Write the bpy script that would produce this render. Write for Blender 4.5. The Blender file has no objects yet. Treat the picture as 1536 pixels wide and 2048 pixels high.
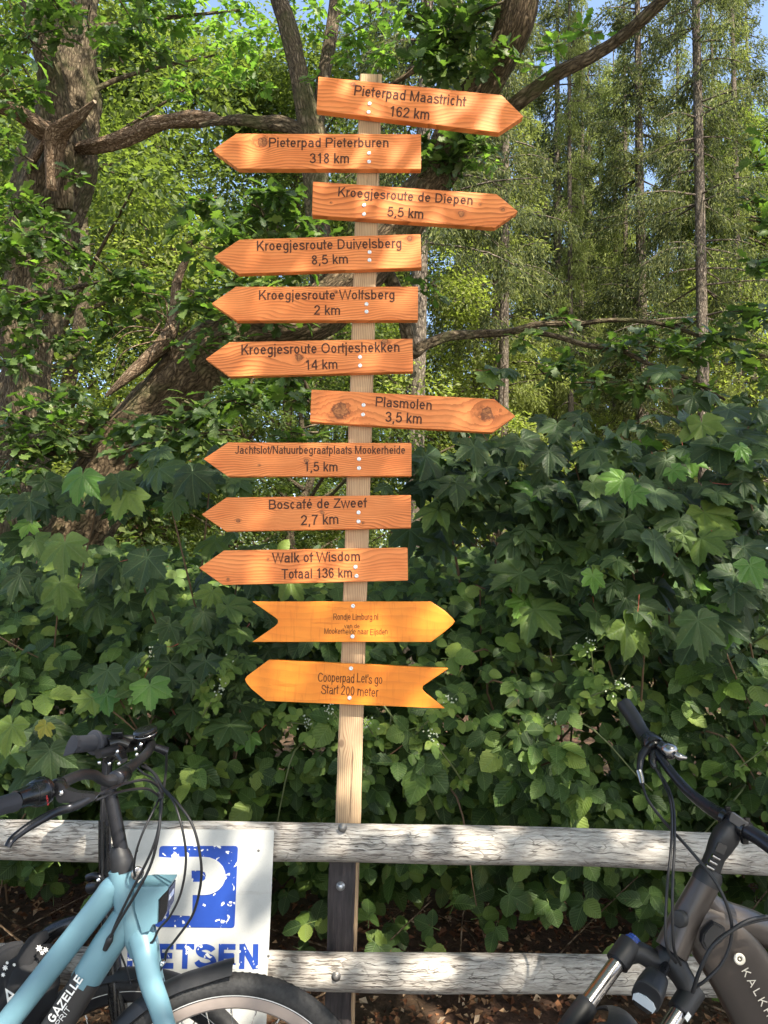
import bpy, math, random
import numpy as np
from mathutils import Vector, Matrix
from mathutils import noise as mnoise

rng = np.random.default_rng(7)
random.seed(7)
S = bpy.context.scene
COL = S.collection

# ------------------------------------------------------------------ camera
F = 1518.0
PITCH = math.radians(6.0)
ROLL = math.radians(1.55)
CAM = np.array([0.0, 0.0, 1.6])
_fw = np.array([0, math.cos(PITCH), math.sin(PITCH)])
_u0 = np.array([0, -math.sin(PITCH), math.cos(PITCH)])
_r0 = np.array([1.0, 0, 0])
_rt = math.cos(ROLL) * _r0 + math.sin(ROLL) * _u0
_up = -math.sin(ROLL) * _r0 + math.cos(ROLL) * _u0
cd = bpy.data.cameras.new('camera')
cam = bpy.data.objects.new('camera', cd)
COL.objects.link(cam)
cam.matrix_world = Matrix(((_rt[0], _up[0], -_fw[0], CAM[0]), (_rt[1], _up[1], -_fw[1], CAM[1]),
                           (_rt[2], _up[2], -_fw[2], CAM[2]), (0, 0, 0, 1)))
cd.sensor_fit = 'VERTICAL'
cd.sensor_height = 36.0
cd.lens = F / 2048 * 36.0
cd.clip_start = 0.05
cd.clip_end = 1200
S.camera = cam

# ------------------------------------------------------------------ light
SUN_EL, SUN_AZ = math.radians(50), math.radians(148)      # azimuth clockwise from +Y
sun_dir = np.array([math.sin(SUN_AZ) * math.cos(SUN_EL), math.cos(SUN_AZ) * math.cos(SUN_EL), math.sin(SUN_EL)])
W = bpy.data.worlds.new('World')
S.world = W
W.use_nodes = True
wn = W.node_tree
sky = wn.nodes.new('ShaderNodeTexSky')
sky.sky_type = 'NISHITA'
sky.sun_disc = False
sky.sun_elevation = SUN_EL
sky.sun_rotation = SUN_AZ
sky.air_density = 1.0
sky.dust_density = 2.5
sky.ozone_density = 0.6
bg = wn.nodes['Background']
bg.inputs['Strength'].default_value = 0.14
wn.links.new(sky.outputs[0], bg.inputs['Color'])
sl = bpy.data.lights.new('sun', 'SUN')
sl.energy = 4.6
sl.angle = math.radians(0.6)
sl.color = (1.0, 0.92, 0.78)
so = bpy.data.objects.new('sun', sl)
COL.objects.link(so)
so.rotation_euler = Vector(sun_dir).to_track_quat('Z', 'Y').to_euler()
so.location = (0, 0, 30)
S.view_settings.view_transform = 'Standard'
S.view_settings.look = 'None'
S.view_settings.exposure = 1.66
S.view_settings.gamma = 1.0
S.view_settings.use_curve_mapping = False
S.render.engine = 'CYCLES'
S.cycles.max_bounces = 6
S.cycles.diffuse_bounces = 4
S.cycles.transmission_bounces = 5
S.cycles.glossy_bounces = 3
S.cycles.use_denoising = True
try:
    S.cycles.denoiser = 'OPENIMAGEDENOISE'
except Exception:
    pass


def P(px, py, Y):
    """photo pixel at world distance Y -> world point"""
    v = _rt * (px - 768) / F + _up * (-(py - 1024) / F) + _fw
    return CAM + v * (Y / v[1])


def proj(p):
    """world points (n,3) -> photo pixels and distance"""
    d = np.atleast_2d(p) - CAM
    z = d @ _fw
    z = np.where(z > 0.05, z, 0.05)
    return 768 + F * (d @ _rt) / z, 1024 - F * (d @ _up) / z, z


# ------------------------------------------------------------------ helpers
def nrm(v):
    v = np.asarray(v, float)
    n = np.linalg.norm(v, axis=-1, keepdims=True)
    return v / np.where(n < 1e-9, 1, n)


def link(o, parent=None):
    COL.objects.link(o)
    if parent is not None:
        o.parent = parent
    return o


def tag(o, label, cat, group=None, kind=None):
    o['label'] = label
    if cat:
        o['category'] = cat
    if group:
        o['group'] = group
    if kind:
        o['kind'] = kind
    return o


def root(name, loc, label, cat, group=None):
    o = bpy.data.objects.new(name, None)
    o.location = [float(x) for x in loc]
    o.empty_display_size = 0.1
    link(o)
    tag(o, label, cat, group)
    return o


def np_mesh(name, V, T, UV=None, mat=None, smooth=True):
    """V (n,3), T (m,3) triangles, UV (n,2)"""
    me = bpy.data.meshes.new(name)
    V = np.asarray(V, np.float32)
    T = np.asarray(T, np.int32)
    me.vertices.add(len(V))
    me.vertices.foreach_set('co', V.ravel())
    me.loops.add(T.size)
    me.loops.foreach_set('vertex_index', T.ravel())
    me.polygons.add(len(T))
    me.polygons.foreach_set('loop_start', np.arange(0, T.size, 3, dtype=np.int32))
    me.polygons.foreach_set('use_smooth', np.full(len(T), bool(smooth)))
    if UV is not None:
        uvl = me.uv_layers.new(name='UVMap')
        uvl.data.foreach_set('uv', np.asarray(UV, np.float32)[T.ravel()].ravel())
    me.update(calc_edges=True)
    if mat:
        me.materials.append(mat)
    return me


class G:
    """geometry collector (world coordinates)"""

    def __init__(s):
        s.V, s.T, s.UV, s.n = [], [], [], 0

    def add(s, V, T, UV=None):
        V = np.asarray(V, float)
        if len(V) == 0:
            return s
        s.V.append(V)
        s.T.append(np.asarray(T, int) + s.n)
        s.UV.append(np.zeros((len(V), 2)) if UV is None else np.asarray(UV, float))
        s.n += len(V)
        return s

    def build(s, name, mat, parent=None, smooth=True, label=None, kind=None, bevel=0, autosmooth=None):
        V = np.concatenate(s.V)
        T = np.concatenate(s.T)
        UV = np.concatenate(s.UV)
        off = np.zeros(3)
        p = parent
        while p is not None:
            off += np.array(p.location)
            p = p.parent
        me = np_mesh(name, V - off, T, UV, mat, smooth)
        o = bpy.data.objects.new(name, me)
        link(o, parent)
        if label:
            o['label'] = label
        if kind:
            o['kind'] = kind
        if bevel:
            b = o.modifiers.new('bevel', 'BEVEL')
            b.width = bevel
            b.segments = 2
            b.limit_method = 'ANGLE'
            b.angle_limit = math.radians(40)
        if autosmooth:
            try:
                me.set_sharp_from_angle(angle=math.radians(autosmooth))
            except Exception:
                pass
        return o


def catmull(pts, rad, sub):
    pts = np.asarray(pts, float)
    rad = np.asarray(rad, float)
    if sub <= 1 or len(pts) < 3:
        return pts, rad
    A = np.vstack([2 * pts[0] - pts[1], pts, 2 * pts[-1] - pts[-2]])
    R = np.concatenate([[rad[0]], rad, [rad[-1]]])
    out, ro = [], []
    for i in range(1, len(A) - 2):
        for k in range(sub):
            t = k / sub
            a, b, c, d = A[i - 1], A[i], A[i + 1], A[i + 2]
            out.append(0.5 * ((2 * b) + (-a + c) * t + (2 * a - 5 * b + 4 * c - d) * t * t + (-a + 3 * b - 3 * c + d) * t ** 3))
            ro.append(R[i] + (R[i + 1] - R[i]) * t)
    out.append(pts[-1])
    ro.append(rad[-1])
    return np.array(out), np.array(ro)


def tube(g, pts, rad, seg=14, sub=6, cap=True, squash=1.0, side=None, rough=0.0, fr=3.0, power=2.0, rough_along=1.2, ridge=0.0):
    """swept tube; squash scales the radius along 'side' direction; rough = noise amplitude (fraction)"""
    if np.isscalar(rad):
        rad = [rad] * len(pts)
    pts, rad = catmull(pts, rad, sub)
    n = len(pts)
    tan = nrm(np.gradient(pts, axis=0))
    if side is None:
        h = np.array([0, 1.0, 0]) if abs(tan[0][1]) < 0.9 else np.array([1.0, 0, 0])
    else:
        h = np.asarray(side, float)
    L = np.concatenate([[0], np.cumsum(np.linalg.norm(np.diff(pts, axis=0), axis=1))])
    cols = seg + 1
    th = np.linspace(0, 2 * math.pi, cols)
    V = np.zeros((n, cols, 3))
    UV = np.zeros((n, cols, 2))
    u = None
    ph = rng.uniform(0, 6.28, (6,))
    for i in range(n):
        if side is not None or u is None:
            u = h - tan[i] * np.dot(h, tan[i])
        else:
            u = u - tan[i] * np.dot(u, tan[i])
        u = u / max(np.linalg.norm(u), 1e-9)
        w = np.cross(tan[i], u)
        c, s_ = np.cos(th), np.sin(th)
        if power != 2.0:
            c = np.sign(c) * np.abs(c) ** (2 / power)
            s_ = np.sign(s_) * np.abs(s_) ** (2 / power)
        r = rad[i]
        if rough:
            l = L[i] * rough_along
            nz = (np.sin(th * 3 + ph[0] + l * 2.1) + np.sin(th * 5 + ph[1] - l * 3.3) * 0.8 + np.sin(th * 2 + ph[2] + l * 5.1) * 0.9
                  + np.sin(l * 7.7 + ph[3]) * 0.8 + np.sin(th * 8 + ph[4] + l * 9.0) * 0.45)
            r = r * (1 + rough * nz * 0.4)
        if ridge:
            rz = [mnoise.fractal(Vector((math.cos(t_) * 2.6, math.sin(t_) * 2.6, L[i] * 2.4 + ph[5] * 9)), 0.7, 2.1, 4) for t_ in th]
            r = r * (1 + ridge * np.array(rz))
        V[i] = pts[i] + np.outer(c * r * squash, u) + np.outer(s_ * r, w)
        UV[i, :, 0] = th * max(float(np.mean(rad)), 1e-4)
        UV[i, :, 1] = L[i]
    V = V.reshape(-1, 3)
    UV = UV.reshape(-1, 2)
    i, j = np.meshgrid(np.arange(n - 1), np.arange(seg), indexing='ij')
    a = (i * cols + j).ravel()
    b, c_, d = a + 1, a + cols + 1, a + cols
    T = np.vstack([np.column_stack([a, b, c_]), np.column_stack([a, c_, d])])
    # weld the seam so the shading has no line
    g.add(V, T, UV)
    if cap:
        for e, idx in ((0, 0), (1, n - 1)):
            ring = V[idx * cols: idx * cols + seg]
            cen = ring.mean(0)
            VV = np.vstack([ring, cen])
            k = np.arange(seg)
            TT = np.column_stack([k, (k + 1) % seg, np.full(seg, seg)])
            if e == 0:
                TT = TT[:, ::-1]
            g.add(VV, TT, np.zeros((len(VV), 2)))
    return pts, rad


def lathe(g, c, axis, prof, seg=24):
    """revolve profile [(along, radius)] round axis through c"""
    axis = nrm(axis)
    h = np.array([0, 0, 1.0]) if abs(axis[2]) < 0.9 else np.array([1.0, 0, 0])
    u = nrm(np.cross(axis, h))
    w = np.cross(axis, u)
    th = np.linspace(0, 2 * math.pi, seg, endpoint=False)
    V = []
    for (a, r) in prof:
        V.append(np.asarray(c) + axis * a + np.outer(np.cos(th) * r, u) + np.outer(np.sin(th) * r, w))
    V = np.vstack(V)
    T = []
    for i in range(len(prof) - 1):
        for j in range(seg):
            a = i * seg + j
            b = i * seg + (j + 1) % seg
            T += [(a, b, b + seg), (a, b + seg, a + seg)]
    g.add(V, T)
    return g


def disc_cyl(g, c, axis, r, h, seg=24, ch=0.12):
    c_ = min(r, h) * ch
    return lathe(g, np.asarray(c) - nrm(axis) * h / 2, axis,
                 [(0, 1e-5), (0, r - c_), (c_, r), (h - c_, r), (h, r - c_), (h, 1e-5)], seg)


def box(g, c, ex, ey, ez):
    """box with half-extent vectors"""
    c, ex, ey, ez = map(lambda a: np.asarray(a, float), (c, ex, ey, ez))
    V = [c + sx * ex + sy * ey + sz * ez for sx in (-1, 1) for sy in (-1, 1) for sz in (-1, 1)]
    Q = [(0, 1, 3, 2), (4, 6, 7, 5), (0, 4, 5, 1), (2, 3, 7, 6), (0, 2, 6, 4), (1, 5, 7, 3)]
    T = []
    for q in Q:
        T += [(q[0], q[1], q[2]), (q[0], q[2], q[3])]
    g.add(V, T)
    return g


def ear(poly):
    """ear clipping of a simple polygon (n,2) -> triangles"""
    n = len(poly)
    idx = list(range(n))
    area = sum(poly[i][0] * poly[(i + 1) % n][1] - poly[(i + 1) % n][0] * poly[i][1] for i in range(n))
    if area < 0:
        idx.reverse()
    T = []
    guard = 0
    while len(idx) > 3 and guard < 5000:
        guard += 1
        for k in range(len(idx)):
            a, b, c = idx[k - 1], idx[k], idx[(k + 1) % len(idx)]
            A, B, C = poly[a], poly[b], poly[c]
            cr = (B[0] - A[0]) * (C[1] - A[1]) - (B[1] - A[1]) * (C[0] - A[0])
            if cr <= 1e-12:
                continue
            ok = True
            for m in idx:
                if m in (a, b, c):
                    continue
                p = poly[m]
                s1 = (B[0] - A[0]) * (p[1] - A[1]) - (B[1] - A[1]) * (p[0] - A[0])
                s2 = (C[0] - B[0]) * (p[1] - B[1]) - (C[1] - B[1]) * (p[0] - B[0])
                s3 = (A[0] - C[0]) * (p[1] - C[1]) - (A[1] - C[1]) * (p[0] - C[0])
                if s1 >= 0 and s2 >= 0 and s3 >= 0:
                    ok = False
                    break
            if ok:
                T.append((a, b, c))
                idx.pop(k)
                break
        else:
            break
    if len(idx) == 3:
        T.append(tuple(idx))
    return T


def prism(g, pts3, depth_vec):
    """extrude a planar polygon given by 3-D points along depth_vec"""
    pts3 = np.asarray(pts3, float)
    c = pts3.mean(0)
    d = nrm(depth_vec)
    h = nrm(pts3[1] - pts3[0])
    v = np.cross(d, h)
    p2 = [((p - c) @ h, (p - c) @ v) for p in pts3]
    T = ear(p2)
    n = len(pts3)
    V = np.vstack([pts3, pts3 + np.asarray(depth_vec)])
    TT = [(a, c_, b) for a, b, c_ in T] + [(a + n, b + n, c_ + n) for a, b, c_ in T]
    g.add(V, TT)
    side = []
    SV = []
    for i in range(n):
        j = (i + 1) % n
        k = len(SV)
        SV += [V[i], V[j], V[j + n], V[i + n]]
        side += [(k, k + 1, k + 2), (k, k + 2, k + 3)]
    g.add(SV, side)
    return g


# ------------------------------------------------------------------ materials
def mk(name):
    m = bpy.data.materials.new(name)
    m.use_nodes = True
    nt = m.node_tree
    b = nt.nodes['Principled BSDF']
    return m, nt, b


def node(nt, t, **kw):
    n = nt.nodes.new('ShaderNode' + t)
    for k, v in kw.items():
        if k in n.inputs.keys():
            n.inputs[k].default_value = v
        else:
            setattr(n, k, v)
    return n


def setin(n, **kw):
    for k, v in kw.items():
        n.inputs[k.replace('_', ' ')].default_value = v


def ramp(nt, stops, fac=None, interp='LINEAR'):
    r = nt.nodes.new('ShaderNodeValToRGB')
    cr = r.color_ramp
    cr.interpolation = interp
    while len(cr.elements) < len(stops):
        cr.elements.new(0.5)
    for e, (p, c) in zip(cr.elements, stops):
        e.position = p
        e.color = (c[0], c[1], c[2], 1) if hasattr(c, '__len__') else (c, c, c, 1)
    if fac is not None:
        nt.links.new(fac, r.inputs[0])
    return r


def math_n(nt, op, a, b=None, clamp=False):
    n = nt.nodes.new('ShaderNodeMath')
    n.operation = op
    n.use_clamp = clamp
    for i, x in enumerate((a, b)):
        if x is None:
            continue
        if isinstance(x, (int, float)):
            n.inputs[i].default_value = x
        else:
            nt.links.new(x, n.inputs[i])
    return n.outputs[0]


def mixc(nt, fac, a, b, mode='MIX'):
    n = nt.nodes.new('ShaderNodeMix')
    n.data_type = 'RGBA'
    n.blend_type = mode
    for sock, x in ((n.inputs[0], fac), (n.inputs[6], a), (n.inputs[7], b)):
        if isinstance(x, (int, float)):
            sock.default_value = x
        elif hasattr(x, '__len__'):
            sock.default_value = (x[0], x[1], x[2], 1)
        else:
            nt.links.new(x, sock)
    return n.outputs[2]


def noise(nt, vec, scale, detail=4, rough=0.55, dist=0.0):
    n = nt.nodes.new('ShaderNodeTexNoise')
    n.inputs['Scale'].default_value = scale
    n.inputs['Detail'].default_value = detail
    n.inputs['Roughness'].default_value = rough
    n.inputs['Distortion'].default_value = dist
    if vec is not None:
        nt.links.new(vec, n.inputs['Vector'])
    return n.outputs['Fac']


def mapping(nt, vec, scale=(1, 1, 1), loc=(0, 0, 0), rot=(0, 0, 0)):
    n = nt.nodes.new('ShaderNodeMapping')
    n.inputs['Scale'].default_value = scale
    n.inputs['Location'].default_value = loc
    n.inputs['Rotation'].default_value = rot
    nt.links.new(vec, n.inputs['Vector'])
    return n.outputs[0]


def coord(nt, which='Object'):
    return nt.nodes.new('ShaderNodeTexCoord').outputs[which]


def bump(nt, b, h, strength=0.4, dist=0.01):
    n = nt.nodes.new('ShaderNodeBump')
    n.inputs['Strength'].default_value = strength
    n.inputs['Distance'].default_value = dist
    nt.links.new(h, n.inputs['Height'])
    nt.links.new(n.outputs[0], b.inputs['Normal'])
    return n


def plain(name, col, rough=0.5, metal=0.0, spec=0.5, nz=0.06, ns=60, coat=0.0):
    m, nt, b = mk(name)
    f = noise(nt, coord(nt), ns, 5, 0.6)
    c = mixc(nt, f, [x * (1 - nz * 2) for x in col], [min(1, x * (1 + nz * 2)) for x in col])
    nt.links.new(c, b.inputs['Base Color'])
    r = math_n(nt, 'ADD', math_n(nt, 'MULTIPLY', f, 0.25), rough - 0.12, True)
    nt.links.new(r, b.inputs['Roughness'])
    b.inputs['Metallic'].default_value = metal
    b.inputs['Specular IOR Level'].default_value = spec
    b.inputs['Coat Weight'].default_value = coat
    return m


def leaf_mat(name, stops, vein='pinnate', trans=0.35, rough=0.45, veincol=(0.16, 0.24, 0.08), veinamt=0.5, spec=0.4, tcol=(0.16, 0.30, 0.03)):
    m, nt, b = mk(name)
    geo = nt.nodes.new('ShaderNodeNewGeometry')
    oi = nt.nodes.new('ShaderNodeObjectInfo')
    r = math_n(nt, 'FRACT', math_n(nt, 'ADD', geo.outputs['Random Per Island'], oi.outputs['Random']))
    r = nt.nodes[-1].outputs[0] if False else r
    cr = ramp(nt, stops, r)
    col = cr.outputs[0]
    uv = coord(nt, 'UV')
    # blotchy variation inside each leaf
    big = noise(nt, coord(nt, 'Object'), 14, 3, 0.6)
    col = mixc(nt, 0.5, col, mixc(nt, big, (0.35, 0.35, 0.35), (1.5, 1.5, 1.4)), 'MULTIPLY')
    hgt = None
    if vein:
        sep = nt.nodes.new('ShaderNodeSeparateXYZ')
        nt.links.new(uv, sep.inputs[0])
        x, y = sep.outputs[0], sep.outputs[1]
        if vein == 'pinnate':
            ax = math_n(nt, 'ABSOLUTE', x)
            rib = math_n(nt, 'LESS_THAN', ax, 0.014)
            k = math_n(nt, 'SUBTRACT', math_n(nt, 'MULTIPLY', y, 8.0), math_n(nt, 'MULTIPLY', ax, 7.0))
            w = math_n(nt, 'PINGPONG', k, 0.5)
            sv = math_n(nt, 'LESS_THAN', w, 0.06)
            vv = math_n(nt, 'MAXIMUM', rib, math_n(nt, 'MULTIPLY', sv, 0.55))
            hgt = math_n(nt, 'MULTIPLY', w, 1.0)
        else:
            ang = math_n(nt, 'ARCTAN2', x, y)
            pp = math_n(nt, 'PINGPONG', ang, math.radians(25))      # ribs every 50 degrees
            rr = nt.nodes.new('ShaderNodeVectorMath')
            rr.operation = 'LENGTH'
            nt.links.new(uv, rr.inputs[0])
            dist = math_n(nt, 'MULTIPLY', pp, rr.outputs['Value'])
            rib = math_n(nt, 'LESS_THAN', dist, 0.011)
            k = math_n(nt, 'SUBTRACT', math_n(nt, 'MULTIPLY', rr.outputs['Value'], 9.0), math_n(nt, 'MULTIPLY', dist, 12.0))
            w = math_n(nt, 'PINGPONG', k, 0.5)
            sv = math_n(nt, 'LESS_THAN', w, 0.05)
            vv = math_n(nt, 'MAXIMUM', rib, math_n(nt, 'MULTIPLY', sv, 0.35))
            hgt = math_n(nt, 'ADD', math_n(nt, 'MULTIPLY', w, 0.5), math_n(nt, 'MINIMUM', math_n(nt, 'MULTIPLY', dist, 12.0), 1.0))
        col = mixc(nt, math_n(nt, 'MULTIPLY', vv, veinamt), col, veincol)
    if vein:
        sp = noise(nt, coord(nt, 'Object'), 75, 2, 0.5)
        sm = noise(nt, coord(nt, 'Object'), 9, 2, 0.5)
        f_ = math_n(nt, 'MULTIPLY', ramp(nt, [(0.70, 0), (0.73, 1)], sp).outputs[0], 0.8)
        col = mixc(nt, f_, col, (0.13, 0.07, 0.03))
        f2 = math_n(nt, 'MULTIPLY', ramp(nt, [(0.62, 0), (0.80, 1)], sm).outputs[0], 0.5)
        col = mixc(nt, f2, col, (0.20, 0.20, 0.04))
    nt.links.new(col, b.inputs['Base Color'])
    b.inputs['Roughness'].default_value = rough
    b.inputs['Specular IOR Level'].default_value = spec
    if hgt is not None:
        bump(nt, b, hgt, 0.55, 0.004)
    tr = nt.nodes.new('ShaderNodeBsdfTranslucent')
    tc = mixc(nt, 0.55, mixc(nt, 1.0, col, (2.2, 2.6, 1.2), 'MULTIPLY'), tcol)
    nt.links.new(tc, tr.inputs['Color'])
    ms = nt.nodes.new('ShaderNodeMixShader')
    ms.inputs[0].default_value = trans
    nt.links.new(b.outputs[0], ms.inputs[1])
    nt.links.new(tr.outputs[0], ms.inputs[2])
    out = nt.nodes['Material Output']
    nt.links.new(ms.outputs[0], out.inputs['Surface'])
    return m


def bark_mat(name, c0, c1, c2, scale=1.0, moss=0.25):
    m, nt, b = mk(name)
    uv = coord(nt, 'UV')
    wz = nt.nodes.new('ShaderNodeTexNoise')
    wz.inputs['Scale'].default_value = 9.0 * scale
    wz.inputs['Detail'].default_value = 3
    nt.links.new(uv, wz.inputs['Vector'])
    wv = nt.nodes.new('ShaderNodeVectorMath')
    wv.operation = 'MULTIPLY_ADD'
    nt.links.new(wz.outputs['Color'], wv.inputs[0])
    wv.inputs[1].default_value = (.045, .10, 0)
    nt.links.new(uv, wv.inputs[2])
    wuv = wv.outputs[0]
    n1 = noise(nt, mapping(nt, wuv, (72 * scale, 24 * scale, 1)), 1.0, 9, 0.7, 0.3)
    vo = nt.nodes.new('ShaderNodeTexVoronoi')
    vo.feature = 'DISTANCE_TO_EDGE'
    vo.inputs['Scale'].default_value = 1.0
    nt.links.new(mapping(nt, wuv, (46 * scale, 15 * scale, 1)), vo.inputs['Vector'])
    crack = math_n(nt, 'MULTIPLY', vo.outputs['Distance'], 2.2, True)
    h = math_n(nt, 'ADD', math_n(nt, 'MULTIPLY', crack, 0.35), math_n(nt, 'MULTIPLY', n1, 0.75))
    cr = ramp(nt, [(0.30, c0), (0.52, c1), (0.82, c2)], h)
    big = noise(nt, coord(nt, 'Object'), 3.5, 5, 0.65)
    gm = math_n(nt, 'MULTIPLY', ramp(nt, [(0.5, 0), (0.62, 1)], big).outputs[0], moss)
    col = mixc(nt, gm, cr.outputs[0], (0.075, 0.085, 0.03))
    nt.links.new(col, b.inputs['Base Color'])
    b.inputs['Roughness'].default_value = 0.92
    b.inputs['Specular IOR Level'].default_value = 0.15
    bump(nt, b, h, 1.0, 0.03)
    return m


M = {}
M['bramble'] = leaf_mat('bramble_leaf', [(0.0, (0.020, 0.040, 0.012)), (0.35, (0.036, 0.070, 0.017)), (0.7, (0.058, 0.108, 0.023)), (0.88, (0.105, 0.165, 0.032)), (1.0, (0.19, 0.25, 0.05))], 'pinnate', 0.22, 0.52, spec=.3)
M['bramble_young'] = leaf_mat('bramble_young_leaf', [(0.0, (0.09, 0.16, 0.028)), (0.6, (0.155, 0.24, 0.04)), (1.0, (0.24, 0.31, 0.065))], 'pinnate', 0.28, 0.5)
M['maple'] = leaf_mat('sycamore_leaf', [(0.0, (0.018, 0.034, 0.014)), (0.5, (0.031, 0.055, 0.020)), (0.82, (0.048, 0.082, 0.024)), (0.93, (0.085, 0.135, 0.03)), (1.0, (0.14, 0.20, 0.04))], 'palmate', 0.2, 0.5, veincol=(0.10, 0.15, 0.065), spec=0.25)
M['maple_young'] = leaf_mat('sycamore_young_leaf', [(0.0, (0.07, 0.165, 0.028)), (1.0, (0.13, 0.25, 0.04))], 'palmate', 0.35, 0.42)
M['yellow_leaf'] = leaf_mat('yellow_leaf', [(0.0, (0.30, 0.27, 0.04)), (1.0, (0.42, 0.34, 0.06))], 'palmate', 0.3, 0.5)
M['oak'] = leaf_mat('oak_leaf', [(0.0, (0.025, 0.046, 0.015)), (0.5, (0.042, 0.074, 0.021)), (0.85, (0.072, 0.115, 0.028)), (1.0, (0.14, 0.19, 0.04))], 'pinnate', 0.35, 0.45, veinamt=0.3)
M['oak_bright'] = leaf_mat('young_backlit_oak_leaf', [(0.0, (0.06, 0.12, 0.028)), (0.6, (0.11, 0.18, 0.035)), (1.0, (0.18, 0.26, 0.05))], 'pinnate', 0.5, 0.45, veinamt=0.3)  # young leaves, also backlit clumps with the glow painted into the leaf colour
M['far_leaf'] = leaf_mat('broadleaf', [(0.0, (0.025, 0.044, 0.016)), (0.5, (0.055, 0.085, 0.026)), (1.0, (0.14, 0.17, 0.055))], None, 0.42, 0.5, tcol=(0.27, 0.35, 0.04), spec=.2)
M['far_leaf2'] = leaf_mat('yellowish_broadleaf', [(0.0, (0.07, 0.095, 0.028)), (0.5, (0.15, 0.18, 0.05)), (1.0, (0.27, 0.29, 0.10))], None, 0.5, 0.5, tcol=(0.32, 0.38, 0.05), spec=.2)
M['needle'] = leaf_mat('spruce_needle', [(0.0, (0.028, 0.042, 0.024)), (0.55, (0.064, 0.080, 0.036)), (1.0, (0.19, 0.20, 0.075))], None, 0.3, 0.5, tcol=(0.24, 0.27, 0.07), spec=.12)
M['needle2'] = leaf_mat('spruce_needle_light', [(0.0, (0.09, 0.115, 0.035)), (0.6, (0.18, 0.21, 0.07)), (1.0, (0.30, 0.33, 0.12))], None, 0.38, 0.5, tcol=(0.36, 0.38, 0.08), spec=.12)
M['bark'] = bark_mat('oak_bark', (0.022, 0.016, 0.010), (0.115, 0.088, 0.055), (0.30, 0.24, 0.165), 1.0, 0.5)
M['bark_red'] = bark_mat('brown_oak_bark', (0.026, 0.017, 0.010), (0.125, 0.090, 0.055), (0.32, 0.235, 0.145), 1.2, 0.4)
M['bark_dead'] = bark_mat('dead_wood', (0.04, 0.024, 0.014), (0.22, 0.15, 0.095), (0.55, 0.44, 0.31), 1.6, 0.05)
M['bark_spruce'] = bark_mat('spruce_bark', (0.035, 0.028, 0.021), (0.13, 0.105, 0.080), (0.34, 0.29, 0.23), 0.7, 0.2)
M['stem'] = plain('green_stem', (0.10, 0.12, 0.04), 0.6)
M['cane'] = plain('brown_cane', (0.14, 0.085, 0.045), 0.7)
M['petiole'] = plain('red_petiole', (0.28, 0.06, 0.035), 0.5)
M['flower'] = plain('flower_bud', (0.45, 0.50, 0.36), 0.7)


def litter_mat():
    m, nt, b = mk('dead_leaf')
    geo = nt.nodes.new('ShaderNodeNewGeometry')
    cr = ramp(nt, [(0, (0.05, 0.024, 0.014)), (0.4, (0.16, 0.066, 0.034)), (0.75, (0.29, 0.145, 0.07)), (0.93, (0.46, 0.30, 0.17)), (1, (0.60, 0.46, 0.32))], geo.outputs['Random Per Island'])
    nt.links.new(cr.outputs[0], b.inputs['Base Color'])
    b.inputs['Roughness'].default_value = 0.85
    b.inputs['Specular IOR Level'].default_value = 0.2
    return m


M['litter'] = litter_mat()


def soil_mat():
    m, nt, b = mk('forest_soil')
    o = coord(nt)
    n1 = noise(nt, o, 22, 10, 0.7)
    n2 = noise(nt, o, 1.3, 4, 0.6)
    cr = ramp(nt, [(0.3, (0.03, 0.016, 0.010)), (0.5, (0.10, 0.050, 0.029)), (0.7, (0.19, 0.105, 0.06))], n1)
    g_ = ramp(nt, [(0.45, 0.0), (0.65, 1.0)], n2)
    far = mixc(nt, math_n(nt, 'MULTIPLY', g_.outputs[0], 0.3), cr.outputs[0], (0.05, 0.07, 0.02))
    nt.links.new(far, b.inputs['Base Color'])
    b.inputs['Roughness'].default_value = 0.95
    bump(nt, b, n1, 0.8, 0.05)
    return m


M['soil'] = soil_mat()


def pave_mat():
    m, nt, b = mk('concrete_pavers')
    o = coord(nt)
    br = nt.nodes.new('ShaderNodeTexBrick')
    nt.links.new(o, br.inputs['Vector'])
    setin(br, Color1=(0.36, 0.34, 0.31, 1), Color2=(0.30, 0.285, 0.26, 1), Mortar=(0.12, 0.11, 0.10, 1), Scale=4.0, Mortar_Size=0.012)
    n = noise(nt, o, 6, 8, 0.65)
    nt.links.new(mixc(nt, 0.5, br.outputs[0], mixc(nt, n, (0.6, 0.6, 0.6), (1.3, 1.3, 1.3)), 'MULTIPLY'), b.inputs['Base Color'])
    b.inputs['Roughness'].default_value = 0.85
    bump(nt, b, n, 0.3, 0.01)
    return m


M['pave'] = pave_mat()


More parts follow.
